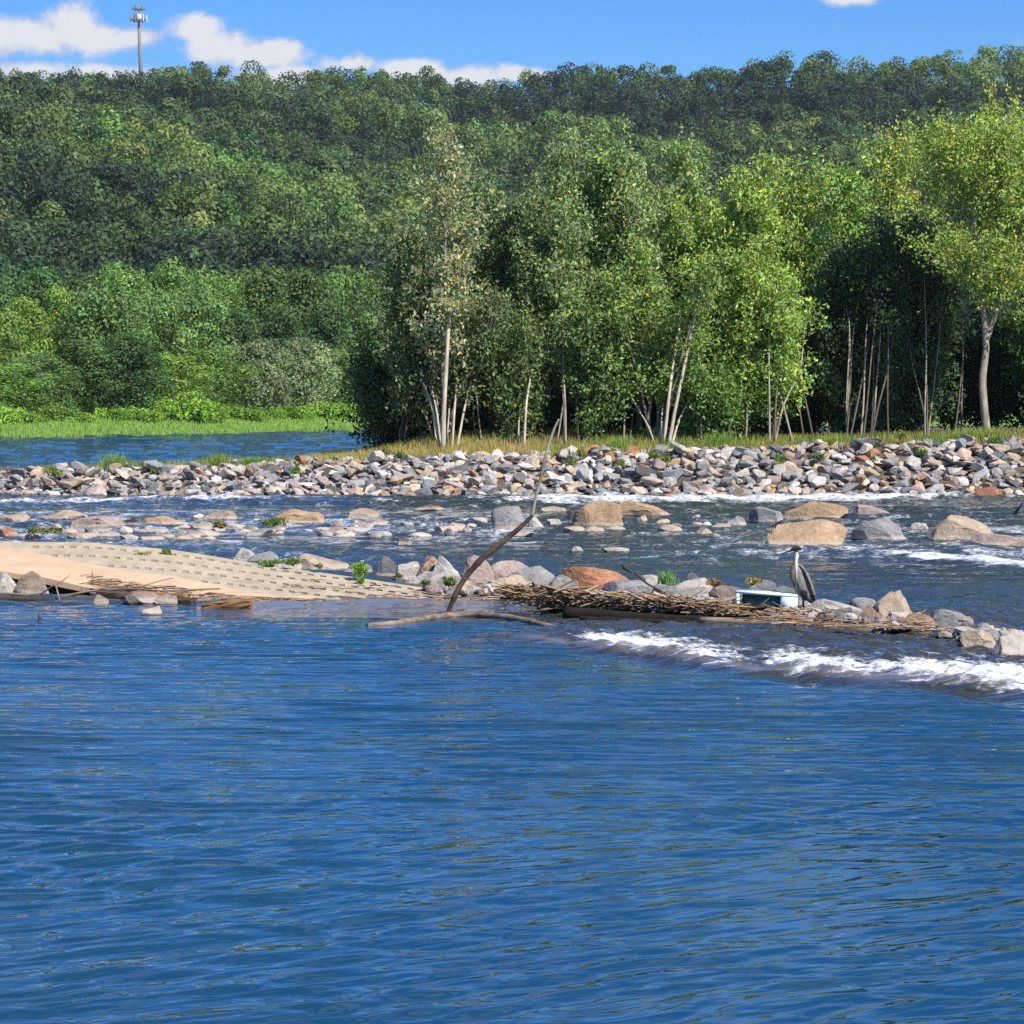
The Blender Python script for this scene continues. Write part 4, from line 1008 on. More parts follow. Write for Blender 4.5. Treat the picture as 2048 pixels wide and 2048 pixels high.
# ------------------------------------------------------------------ boat ramp: smooth slab and slotted concrete mat
M_CONC = simple('sandy_concrete', (0.56, 0.395, 0.25), .9, .10, 2.2, .06)
M_MAT = simple('weathered_concrete', (0.44, 0.37, 0.26), .9, .16, 3.0, .12)
M_UNDER = simple('slot_floor', (0.05, 0.042, 0.034), .95, .3, 5.0, .5)  # darker colour for the floors of the mat slots
def build_ramp():
    o0 = D(300, 1180, 47.2); o0[2] = 0
    root = empty('boat_ramp', o0); tag(root, 'tan concrete boat ramp with a slotted mat, sloping to the water at left', 'boat ramp')
    pxs = np.array([-160, -40, 0, 180, 350, 540, 700, 800, 900, 990.])
    top = [(1083, 50.6), (1083, 50.5), (1083, 50.4), (1085, 50.2), (1100, 50), (1131, 49.6), (1153, 48.7), (1168, 48.0), (1184, 47.2), (1196, 46.3)]
    low = [(1088, 50.2), (1090, 50.1), (1093, 50), (1130, 48.4), (1156, 47.6), (1192, 46.4), (1200, 46.1), (1203, 45.9), (1204, 45.85), (1205, 45.8)]
    tY = lambda px: (np.interp(px, pxs, [t[0] for t in top]), np.interp(px, pxs, [t[1] for t in top]))
    lY = lambda px: (np.interp(px, pxs, [t[0] for t in low]), np.interp(px, pxs, [t[1] for t in low]))
    def topP(px): a = tY(px); return D(px, a[0], a[1])
    def lowP(px): a = lY(px); return D(px, a[0], a[1])
    # mat: u along, rows across; slots are real recesses
    us = []; px = -160.0; per = 25.0
    k = 0
    grid_px = [-160 + per / 2 * i for i in range(int((990 + 160) / (per / 2)) + 1)]
    A = np.array([topP(p) for p in grid_px]); B = np.array([lowP(p) for p in grid_px])
    # direction: rows keep a steady spacing measured from the top edge
    dirv = (B - A); wl = np.linalg.norm(dirv, axis=1)
    full = 4.2; dn = np.array([topP(540), lowP(540)]); dn = (dn[1] - dn[0]); dn /= np.linalg.norm(dn)
    rows = 11; vts = np.array([0, .10, .115, .28, .295, .47, .485, .66, .675, .86, .875, 1.0])
    vts = np.array([0, .075, .125, .255, .305, .435, .485, .615, .665, .795, .845, 1.0]) * 3.9
    n = len(grid_px); V = []
    for i in range(n):
        for t in vts:
            V.append(A[i] + (B[i] - A[i]) / max(wl[i], .01) * min(t, wl[i]))
    V = np.array(V); nv = len(vts)
    def idx(i, j): return i * nv + j
    Fq = []; extra = []; ev = []
    base_n = len(V)
    Vl = list(V)
    for i in range(n - 1):
        for j in range(nv - 1):
            q = [idx(i, j), idx(i, j + 1), idx(i + 1, j + 1), idx(i + 1, j)]
            if vts[j] >= wl[i] and vts[j] >= wl[i + 1]: continue
            slot = (j % 2 == 1) and ((i + (j // 2)) % 2 == 0) and 60 < grid_px[i] < 930 and vts[j + 1] < wl[i] and vts[j + 1] < wl[min(i + 1, n - 1)]
            if not slot: Fq.append(q); continue
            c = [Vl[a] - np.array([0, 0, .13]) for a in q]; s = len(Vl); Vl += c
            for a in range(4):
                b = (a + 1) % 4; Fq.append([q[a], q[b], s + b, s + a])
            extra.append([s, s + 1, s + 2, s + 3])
    # skirts
    s = len(Vl)
    for i in range(n): Vl.append(A[i] - np.array([0, -.02, .9]))
    for i in range(n - 1): Fq.append([idx(i, 0), idx(i + 1, 0), s + i + 1, s + i])
    s = len(Vl)
    for i in range(n): Vl.append(B[i] - np.array([0, 0, .5]))
    lastj = [int(np.argmax(vts >= wl[i] - 1e-6)) if (vts >= wl[i] - 1e-6).any() else nv - 1 for i in range(n)]
    for i in range(n - 1): Fq.append([idx(i, lastj[i]), s + i, s + i + 1, idx(i + 1, lastj[i + 1])])
    nf = len(Fq); me = np_mesh('slotted_mat', np.array(Vl) - o0, np.array(Fq + extra))
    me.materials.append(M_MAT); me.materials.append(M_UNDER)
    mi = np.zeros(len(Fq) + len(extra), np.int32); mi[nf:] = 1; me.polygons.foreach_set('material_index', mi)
    link('slotted_mat', me, None, root)
    # smooth slab, thick, with an undercut front edge
    up = [lowP(p) + (0, 0, .012) for p in (-160, -40, 0, 90, 180, 265, 350, 445, 540, 600, 640)]
    fr = [D(*p) for p in ((-160, 1120, 47.9), (-40, 1134, 47.7), (0, 1141, 47.6), (85, 1156, 47.4), (170, 1173, 47.1), (230, 1184, 46.8), (300, 1194, 46.5), (390, 1204, 46.2), (470, 1211, 45.7), (560, 1210, 45.6), (640, 1206, 45.75))]
    n = len(up); m = 8; V = []
    for i in range(n):
        for j in range(m): t = j / (m - 1); V.append(up[i] * (1 - t) + fr[i] * t + (0, 0, .015 * math.sin(i * 2.3 + j)))
    Fq = [[i * m + j, i * m + j + 1, (i + 1) * m + j + 1, (i + 1) * m + j] for i in range(n - 1) for j in range(m - 1)]
    s = len(V)
    for i in range(n): V += [fr[i] - np.array([0, 0, .09]), fr[i] - np.array([0, -.7, .12])]
    for i in range(n - 1):
        Fq.append([i * m + m - 1, s + 2 * i, s + 2 * i + 2, (i + 1) * m + m - 1]); Fq.append([s + 2 * i, s + 2 * i + 1, s + 2 * i + 3, s + 2 * i + 2])
    link('slab', np_mesh('slab', np.array(V) - o0, np.array(Fq), smooth=False), M_CONC, root)
    return topP, lowP
topP, lowP = build_ramp()

# ------------------------------------------------------------------ driftwood
M_WOOD = simple('grey_driftwood', (0.24, 0.185, 0.135), .9, .35, 7.0, .7, dark=(.09, .065, .05), stretch=(.25, 1, 1))
M_WOODD = simple('dark_wood', (0.075, 0.05, 0.035), .85, .35, 7.0, .7, dark=(.02, .014, .01), stretch=(.25, 1, 1))
M_WOODO = simple('orange_wood', (0.30, 0.16, 0.07), .85, .4, 6.0, .8, dark=(.05, .025, .012), stretch=(.2, 1, 1))
M_BLACK = simple('hollow_shade_black', (.014, .010, .008), .9, .3, 7.0, .5)  # near-black colour standing in for the shade under the straw heap
def wood(name, label, pts, r0, r1, mat, cat, group=None, n=10, side=None, seed=1, flat=1.0):
    r = np.random.default_rng(seed); P = np.array([D(*p) for p in pts]); t = np.linspace(0, 1, len(P)); m = max(10, len(P) * 4); t2 = np.linspace(0, 1, m)
    P = np.stack([np.interp(t2, t, P[:, i]) for i in range(3)], 1)
    for _ in range(2): P[1:-1] = (P[:-2] + 2 * P[1:-1] + P[2:]) / 4
    rad = np.interp(t2, [0, 1], [r0, r1]); P += r.normal(size=P.shape) * rad[:, None] * .07
    rr = rad * (1 + r.normal(size=m) * .05)
    parts = [tube(P, np.stack([rr, rr * flat], 1), n)]
    for (f, pts2, ra) in (side or []):
        k = int(f * (m - 1)); Q = np.vstack([P[k]] + [D(*p) for p in pts2]); tq = np.linspace(0, 1, len(Q)); t3 = np.linspace(0, 1, 8)
        Q = np.stack([np.interp(t3, tq, Q[:, i]) for i in range(3)], 1); parts.append(tube(Q, np.linspace(ra, ra * .35, 8), 6))
    V, Fq = join(parts); o0 = P[0].copy(); o = link(name, np_mesh(name, V - o0, Fq, smooth=True), mat); o.location = tuple(o0)
    tag(o, label, cat, group); return o
Yl = 42.6
lg = empty('dead_branch', D(895, 1226, Yl)); tag(lg, 'tall bent dead branch leaning right, thick and dark below, thin and pale above', 'branch')
def child_tube(name, pts, rad, mat, root, n=10, seed=3):
    r = np.random.default_rng(seed); P = np.array([D(*p) for p in pts]) - np.array(root.location); t = np.linspace(0, 1, len(P)); m = len(P) * 5; t2 = np.linspace(0, 1, m)
    P = np.stack([np.interp(t2, t, P[:, i]) for i in range(3)], 1)
    for _ in range(3): P[1:-1] = (P[:-2] + 2 * P[1:-1] + P[2:]) / 4
    rd = np.interp(t2, np.linspace(0, 1, len(rad)), rad) * (1 + r.normal(size=m) * .06)
    V, Fq = tube(P, rd, n); return link(name, np_mesh(name, V, Fq, smooth=True), mat, root)
child_tube('limb', [(893, 1236, Yl), (900, 1215, Yl), (912, 1186, Yl), (930, 1155, Yl + .1), (962, 1118, Yl + .1), (1005, 1084, Yl + .2), (1035, 1060, Yl + .2), (1066, 1030, Yl + .2)], [.042, .038, .042, .04, .046, .042, .036, .028], M_WOODD, lg)
child_tube('twig', [(1064, 1032, Yl + .2), (1070, 1000, Yl + .2), (1082, 955, Yl + .25), (1094, 900, Yl + .3), (1108, 858, Yl + .3), (1118, 838, Yl + .3)], [.028, .024, .022, .02, .018, .013], M_BARK, lg, 8)
wood('driftwood_log', 'long stranded log lying under the leaning dead branch', [(735, 1252, 40.8), (790, 1248, 41.0), (845, 1238, 41.7), (900, 1230, 42.5), (960, 1229, 42.4), (1030, 1237, 41.8), (1112, 1258, 40.4)], .042, .05, M_WOOD, 'log', seed=2)
wood('driftwood_log', 'pale straight log along the waterline below the heron', [(1400, 1240, 41.3), (1560, 1248, 41.0), (1680, 1260, 40.0), (1800, 1266, 39.6)], .05, .06, M_WOOD, 'log', seed=5)
wood('driftwood_log', 'orange-brown split log at the waterline below the pointed tan rock', [(1610, 1242, 41.2), (1700, 1254, 40.5), (1805, 1260, 40.1)], .04, .035, M_WOODO, 'log', seed=6)
wood('driftwood_log', 'stout pale limb resting on top of the straw heap', [(1150, 1188, 44.1), (1215, 1196, 43.9), (1290, 1202, 43.7)], .05, .03, M_WOOD, 'log', seed=7)
wood('branch', 'thin curved dark branch standing up behind the straw heap', [(1270, 1145, 43.4), (1290, 1165, 43.3), (1330, 1187, 43.1)], .018, .012, M_WOODD, 'branch', seed=8)
wood('branch', 'slim dark twig slanting up from the grey rock beside the red boulder', [(1112, 1152, 44.4), (1132, 1140, 44.5), (1150, 1130, 44.6)], .014, .006, M_WOODD, 'branch', seed=9)
wood('branch', 'long pale bent branch lying on the slab at left', [(-20, 1185, 46.7), (60, 1190, 46.6), (130, 1192, 46.6), (190, 1180, 46.5), (260, 1177, 46.4), (330, 1182, 46.3), (440, 1177, 46.3)], .022, .014, M_WOOD, 'branch', seed=10)
wood('branch', 'forked pale stick standing in the water at the left', [(68, 1194, 46.5), (90, 1183, 46.4), (111, 1168, 46.3), (116, 1188, 46.1), (121, 1206, 45.9)], .013, .012, M_WOOD, 'branch', seed=11, side=[(.45, [(125, 1162, 46.4), (142, 1147, 46.5)], .012)])
wood('branch', 'thin upright twig by the dark block at the slab end', [(185, 1168, 46.9), (184, 1155, 46.9), (185, 1141, 46.9)], .006, .004, M_WOODD, 'branch', seed=12)
wood('branch', 'slender pale branch rising right across the slab', [(255, 1176, 46.6), (300, 1168, 46.8), (325, 1160, 46.9), (346, 1156, 47.0)], .012, .007, M_WOOD, 'branch', seed=13)
wood('branch', 'grey branch lying on the slab left of its tip', [(180, 1178, 46.6), (250, 1182, 46.5), (300, 1176, 46.5), (352, 1172, 46.6)], .014, .010, M_WOODD, 'branch', seed=14)
wood('branch', 'dark stub poking out of the water at the far left', [(78, 1245, 41.5), (79, 1236, 41.5), (77, 1227, 41.5)], .03, .006, M_WOODD, 'branch', seed=15, side=[(.3, [(84, 1235, 41.5)], .012)])
wood('branch', 'pair of crossed bare twigs hanging under the straw heap', [(1180, 1240, 42.4), (1225, 1236, 42.4), (1272, 1224, 42.5), (1305, 1242, 42.3)], .009, .007, M_WOOD, 'branch', seed=16)
wood('branch', 'pale arched root at the left end of the straw heap', [(1085, 1245, 43.2), (1110, 1232, 43.4), (1128, 1218, 43.6), (1150, 1226, 43.4), (1190, 1248, 42.9)], .012, .009, M_WOOD, 'branch', seed=17)
wood('branch', 'thin bare stem standing in front of the cooler', [(1441, 1222, 42.4), (1442, 1200, 42.4), (1441, 1178, 42.4)], .007, .005, M_WOOD, 'branch', seed=18)
wood('branch', 'thin straw-coloured branch in the golden grass beyond the dead branch', [(1158, 898, 101.3), (1166, 887, 101.5), (1177, 873, 101.8)], .03, .02, M_WOOD, 'branch', seed=19)
wood('driftwood_log', 'black log shape added for the shadow under the straw heap', [(1130, 1228, 42.3), (1230, 1232, 42.0), (1340, 1238, 41.7), (1480, 1243, 41.3)], .10, .05, M_BLACK, 'log', seed=31)  # added log; the shadow of the overhang is put into its colour
wood('driftwood_log', 'thin black log shape added for the shadow below the left of the straw heap', [(1160, 1238, 41.75), (1260, 1242, 41.55), (1380, 1245, 41.4)], .05, .04, M_BLACK, 'log', seed=32)  # second added log that blackens the hollow below the heap
def timber(label, pts, wid, th, mat, seed):
    P = [D(*p) for p in pts]; c = (P[0] + P[1]) / 2; d = P[1] - P[0]; L = np.linalg.norm(d); d /= L
    s = unit(np.cross(d, [0, 0, 1.0])); u = np.cross(s, d)
    bm = bmesh.new(); bmesh.ops.create_cube(bm, size=1)
    bmesh.ops.scale(bm, vec=(L, wid, th), verts=bm.verts); bmesh.ops.subdivide_edges(bm, edges=bm.edges, cuts=4, use_grid_fill=True)
    q = np.random.default_rng(seed)
    for v in bm.verts: v.co += Vector(q.normal(size=3) * .008)
    bmesh.ops.bevel(bm, geom=[e for e in bm.edges if e.calc_face_angle(0) > 1.2], offset=.008, segments=1, affect='EDGES')
    me = bpy.data.meshes.new('timber'); bm.to_mesh(me); bm.free(); o = link('timber', me, mat)
    o.matrix_world = Matrix(((d[0], s[0], u[0], c[0]), (d[1], s[1], u[1], c[1]), (d[2], s[2], u[2], c[2]), (0, 0, 0, 1))); tag(o, label, 'timber', 'squared timbers at the foot of the ramp'); return o
timber('dark brown squared timber with its wet end raised, beside the water', [(405, 1216, 44.3), (503, 1207, 44.2)], .16, .14, M_WOODO, 3)
timber('square-ended dark timber lying left of the raised one', [(318, 1204, 45.3), (388, 1207, 45.1)], .2, .12, M_WOODD, 4)
timber('dark flat board under the slab between small rocks', [(200, 1190, 46.2), (262, 1197, 46.0)], .3, .16, M_WOODD, 5)

wood('driftwood_log', 'grey weathered log lying along the left shore under the long pale branch', [(-30, 1196, 46.4), (60, 1200, 46.2), (150, 1200, 46.1), (240, 1203, 45.9)], .05, .04, M_WOODD, 'log', seed=41)
wood('driftwood_log', 'short brown log between the flat pinkish rock and the slab', [(262, 1188, 46.4), (320, 1190, 46.3), (376, 1194, 46.1)], .05, .045, M_WOODO, 'log', seed=42)
wood('driftwood_log', 'thin grey log pressed against the mat near the raised timber', [(400, 1194, 46.4), (480, 1202, 46.0), (560, 1209, 45.7)], .03, .02, M_WOOD, 'log', seed=43)
def build_debris():
    # straw, reeds and bark matted over a dark hollow
    r = np.random.default_rng(66); parts = []; cols = []
    n = 1500
    for i in range(n):
        f = r.random() if i < 950 else r.uniform(-.22, 0.02) if i < 1080 else r.uniform(1.0, 2.0); px = 1100 + 380 * f; f = min(max(f, 0), 1.35); base = np.interp(px, [1000, 1100, 1180, 1300, 1400, 1480, 1600, 1720, 1860], [1196, 1207, 1214, 1218, 1224, 1232, 1240, 1246, 1252])
        py = base + r.uniform(-30, 6) * (1 - .3 * f); Y = 43.4 - 1.5 * f + r.uniform(-.3, .5) - (py - base) * -.012
        c = D(px, py, Y); L = r.uniform(.12, .6); a = r.normal() * .4; e = r.normal() * .22 - .04
        d = np.array([math.cos(a), math.sin(a), e]); d2 = d + r.normal(size=3) * .1
        parts.append(tube(np.array([c - d * L / 2, c + (0, 0, r.uniform(-.01, .02)), c + d2 * L / 2]), (r.uniform(.004, .013) if r.random() < .93 else r.uniform(.015, .03)), 4, False))
        cc = np.array([(.30, .19, .11), (.40, .31, .22), (.22, .13, .07), (.30, .26, .21), (.11, .07, .045), (.30, .20, .07)][int(r.choice(6, p=[.25, .2, .2, .15, .12, .08]))]) * r.uniform(.8, 1.2)
        cols.append(np.repeat(cc[None], 8, 0))
    # matted core
    core = []
    for k in range(9):
        f = k / 8; px = 1140 + 300 * f; base = np.interp(px, [1100, 1180, 1300, 1400, 1480], [1206, 1214, 1218, 1224, 1230])
        P = D(px, base - 8, 43.4 - 1.4 * f + .25)
        V, Fq = rock_mesh(640 + k, 3, 8, .08); Q = np.concatenate([Fq, Fq[:, 2:3]], 1)
        core.append((V * (.32, .3, .085) + P, Q)); cols.append(np.repeat(np.array([[.24, .14, .07]]) * r.uniform(.8, 1.2), len(Q), 0))
    V, Fq = join(parts + core); o = link('debris', np_mesh('debris', V, Fq, {'col': np.vstack(cols)}, smooth=False), M_DEB)
    tag(o, 'matted straw and bark heap overhanging the dark water below the rocks', 'debris', kind='stuff')
    # scattered sticks on slab and spit
    parts = []; cols = []
    for i in range(420):
        if i < 130 or i > 330:
            px = r.uniform(170, 640); t = r.uniform(.55, 1.0); a0 = lowP(px); b0 = D(px, np.interp(px, [0, 170, 300, 470, 640], [1141, 1173, 1194, 1210, 1206]), np.interp(px, [0, 170, 300, 470, 640], [47.6, 47.1, 46.5, 45.7, 45.75])); c = a0 * (1 - t) + b0 * t + (0, 0, .03)
        elif i < 190: px = r.uniform(560, 1000); tt = r.uniform(.35, 1); c = topP(min(px, 985)) * (1 - tt) + lowP(min(px, 985)) * tt + (0, 0, .03)
        else: px = r.uniform(1480, 1900); c = W(px, np.interp(px, [1480, 1700, 1900], [1240, 1252, 1262]) + r.uniform(-14, 3), .12)
        L = r.uniform(.08, .4); a = r.normal() * .3; d = np.array([math.cos(a), math.sin(a), r.normal() * .06])
        parts.append(tube(np.array([c - d * L / 2, c + (0, 0, .012), c + d * L / 2]), r.uniform(.004, .012), 4, False))
        cols.append(np.repeat((np.array([(.36, .26, .18), (.25, .16, .1), (.12, .08, .06)][int(r.integers(3))]))[None], 8, 0))
    V, Fq = join(parts); o = link('litter', np_mesh('litter', V, Fq, {'col': np.vstack(cols)}, smooth=False), M_DEB)
    tag(o, 'small washed up sticks and straw scattered on ramp and spit', 'litter', kind='stuff')
def debris_mat():
    m, T = mat_new('straw'); c = T.node('ShaderNodeAttribute', attribute_name='col').outputs['Color']
    n = T.noise(T.node('ShaderNodeNewGeometry').outputs['Position'], 30, 3, .6)
    k = T.node('ShaderNodeMapRange', {0: n, 1: .3, 2: .7, 3: .5, 4: 1.3}).outputs[0]
    c = T.mix(1.0, c, T.node('ShaderNodeCombineColor', {0: k, 1: k, 2: k}).outputs[0], 'MULTIPLY')
    p = T.node('ShaderNodeBsdfPrincipled', {'Base Color': c, 'Roughness': .85, 'Specular IOR Level': .2}); finish(T, p.outputs[0]); return m
M_DEB = debris_mat(); build_debris()

# ------------------------------------------------------------------ weeds
def weed(label, px, py, Y, w, h, leaf, n, colr, seed, name='weed'):
    loc = D(px, py, Y); tr, (V, Fq, col) = bush_parts(seed, w, h, leaf, n, .2)
    root = empty(name, loc); tag(root, label, 'plant', 'weeds growing between stones and slots')
    link('stem', np_mesh('stem', tr[0][0], tr[0][1], smooth=True), M_GST, root)
    c = link('leaves', np_mesh('leaves', V, Fq, {'col': col}), M_LEAF, root); c.color = tuple(colr) + (1,)
M_GST = simple('green_stem', (.12, .16, .05), .8, .2)
G1 = (.20, .36, .035); G2 = (.12, .22, .04); G3 = (.2, .17, .05)
weed('tall bright green leafy plant on the ramp edge before the dark grey rock', 722, 1150, 48.3, .17, .3, .08, 190, G1, 1)
weed('smaller green leafy shoot right of the tall ramp plant', 722, 1166, 47.9, .12, .16, .07, 80, G1, 2)
weed('spreading green weed on the upper left of the slotted mat', 285, 1116, 49.5, .22, .14, .06, 260, G2, 3)
weed('clump of green leaves at the rear edge of the slotted mat', 331, 1114, 49.6, .11, .17, .07, 120, G2, 4)
weed('low green weed patch beside the grey humped rock', 545, 1130, 49.5, .25, .14, .06, 260, G2, 5)
weed('green weed in front of the tan wedge rock', 585, 1130, 49.3, .2, .16, .06, 220, G2, 6)
weed('small green weed below the tan wedge rock', 640, 1136, 49, .1, .1, .05, 90, G2, 7)
weed('green weed in front of the chestnut brown rock', 850, 1168, 47.2, .13, .1, .05, 110, G2, 8)
weed('leafy green weed at the foot of the upright pinkish rock', 900, 1172, 46.9, .2, .2, .06, 260, G2, 9)
weed('tiny green weed right of the tall ramp plant by the pale rock', 798, 1156, 47.6, .08, .1, .05, 60, G2, 10)
weed('dry reddish weed behind the straw heap', 1432, 1172, 43.6, .16, .16, .05, 200, (.26, .14, .05), 11)
weed('yellowish dry weed left of the heron', 1505, 1168, 43.2, .16, .15, .05, 200, (.3, .24, .05), 12)
weed('mossy weed on the left rapids beside the tan pointed boulder', 440, 1056, 68, .25, .2, .08, 260, G3, 13)
weed('mossy weed below the two-humped peach boulder', 548, 1052, 68, .4, .26, .08, 420, (.15, .2, .05), 14)
weed('low mossy weed at the left edge shallows', 85, 1066, 66, .5, .18, .08, 320, (.17, .18, .06), 15)
blade_tuft('grass_tuft', 'green spiky grass tuft behind the straw heap', D(1335, 1165, 43.9), .2, .16, 130, (.2, .34, .12), 90, 'grass tufts on the spit')
for i, (px, py) in enumerate([(590, 960), (590, 945), (770, 925), (800, 938), (1145, 955), (1160, 938), (1310, 950), (1330, 962), (1240, 960), (1560, 968), (1640, 955), (1800, 925), (1845, 958), (310, 960), (110, 955), (1990, 955)]):
    x = (px / 2 - 512) / F * 99; Y = 98.4 + (966 - py) * .045
    cols = [G2, (.16, .22, .05), (.22, .26, .06)][i % 3]
    x = (px / 2 - 512) / F * Y
    lab = f'green weed sprouting among the riprap, {ORD[sorted([590.0, 590.1, 770, 800, 1145, 1160, 1310, 1330, 1240, 1560, 1640, 1800, 1845, 310, 110, 1990]).index(px if i != 1 else 590.1) if px != 590 or i == 1 else 2]} from the left'
    loc = np.array([x, Y, GZ(x, Y) + .3]); tr, (V, Fq, col) = bush_parts(300 + i, .28, .4, .09, 160, .5)
    root = empty('riprap_weed', loc); tag(root, lab, 'plant', 'weeds among the riprap')
    link('stem', np_mesh('stem', tr[0][0], tr[0][1], smooth=True), M_GST, root); c = link('leaves', np_mesh('leaves', V, Fq, {'col': col}), M_LEAF, root); c.color = tuple(cols) + (1,)

# ------------------------------------------------------------------ cooler
def build_cooler():
    m = simple('pale_blue_plastic', (.62, .78, .80), .45, .06, 9.0, .15); dk = simple('cooler_lining', (.05, .13, .16), .5, .3, 6.0, .2)
    Y = 42.15; c = D(1533, 1205, Y); root = empty('cooler', c); root.rotation_euler = (0, R(3.5), R(-6)); tag(root, 'pale blue plastic cooler lying on its side with a dark opening', 'cooler')
    w, h, d, t = .87, .28, .38, .035
    def bx(name, x, y, z, sx, sy, sz, mat, bev=.012):
        bm = bmesh.new(); bmesh.ops.create_cube(bm, size=1); bmesh.ops.scale(bm, vec=(sx, sy, sz), verts=bm.verts)
        bmesh.ops.bevel(bm, geom=bm.edges[:], offset=bev, segments=3, affect='EDGES'); bmesh.ops.translate(bm, vec=(x, y, z), verts=bm.verts)
        me = bpy.data.meshes.new(name); bm.to_mesh(me); bm.free()
        for p in me.polygons: p.use_smooth = True
        return link(name, me, mat, root)
    bx('side_wall', 0, 0, h / 2 - t / 2 + .01, w, d, t * 1.3, m); bx('side_wall', 0, 0, -h / 2, w, d, t, m)
    bx('end_wall', w / 2 - .12, 0, 0, .24, d - .01, h - .02, m, .02); bx('end_wall', -w / 2 + .03, 0, 0, .06, d - .01, h - .02, m)
    bx('lining', -.07, .06, 0, w - .32, d * .5, h - .07, dk, .01)
build_cooler()

# ------------------------------------------------------------------ birds
def vcol_mat(name, rough=.7):
    m, T = mat_new(name); c = T.node('ShaderNodeAttribute', attribute_name='col').outputs['Color']
    n = T.noise(T.vmul(T.node('ShaderNodeTexCoord').outputs['Object'], (1, 1, .3)), 60, 3, .6)
    k = T.node('ShaderNodeMapRange', {0: n, 1: .3, 2: .7, 3: .65, 4: 1.25}).outputs[0]
    c = T.mix(1.0, c, T.node('ShaderNodeCombineColor', {0: k, 1: k, 2: k}).outputs[0], 'MULTIPLY')
    b = T.node('ShaderNodeBump', {'Strength': .4, 'Distance': .01, 'Height': n})
    p = T.node('ShaderNodeBsdfPrincipled', {'Base Color': c, 'Roughness': rough, 'Normal': b.outputs[0], 'Specular IOR Level': .3}); finish(T, p.outputs[0]); return m
M_BIRD = vcol_mat('feathers')
def loft(pts, rad, n=16):
    P = np.array(pts, float); rd = np.array(rad, float); t = np.linspace(0, 1, len(P)); m = len(P) * 5; t2 = np.linspace(0, 1, m)
    P = np.stack([np.interp(t2, t, P[:, i]) for i in range(3)], 1); rd = np.stack([np.interp(t2, t, rd[:, i]) for i in range(2)], 1)
    for _ in range(2): P[1:-1] = (P[:-2] + 2 * P[1:-1] + P[2:]) / 4; rd[1:-1] = (rd[:-2] + 2 * rd[1:-1] + rd[2:]) / 4
    return tube(P, rd, n)
def fuse(name, parts, voxel, colf, loc, label, cat, scale=1.0):
    V, Fq = join(parts); tmp = link('tmp_body', np_mesh('tmp_body', V, Fq, smooth=True))
    md = tmp.modifiers.new('r', 'REMESH'); md.mode = 'VOXEL'; md.voxel_size = voxel; md.use_smooth_shade = True
    dg = bpy.context.evaluated_depsgraph_get(); me = bpy.data.meshes.new_from_object(tmp.evaluated_get(dg)); bpy.data.objects.remove(tmp)
    me.name = name; n = len(me.vertices); co = np.empty(n * 3, np.float32); me.vertices.foreach_get('co', co); co = co.reshape(-1, 3)
    col = colf(co); at = me.attributes.new('col', 'FLOAT_COLOR', 'POINT'); at.data.foreach_set('color', np.hstack([col, np.ones((n, 1))]).astype(np.float32).ravel())
    me.polygons.foreach_set('use_smooth', np.ones(len(me.polygons), bool)); me.materials.clear(); me.materials.append(M_BIRD)
    o = link(name, me); o.location = tuple(loc); tag(o, label, cat); return o
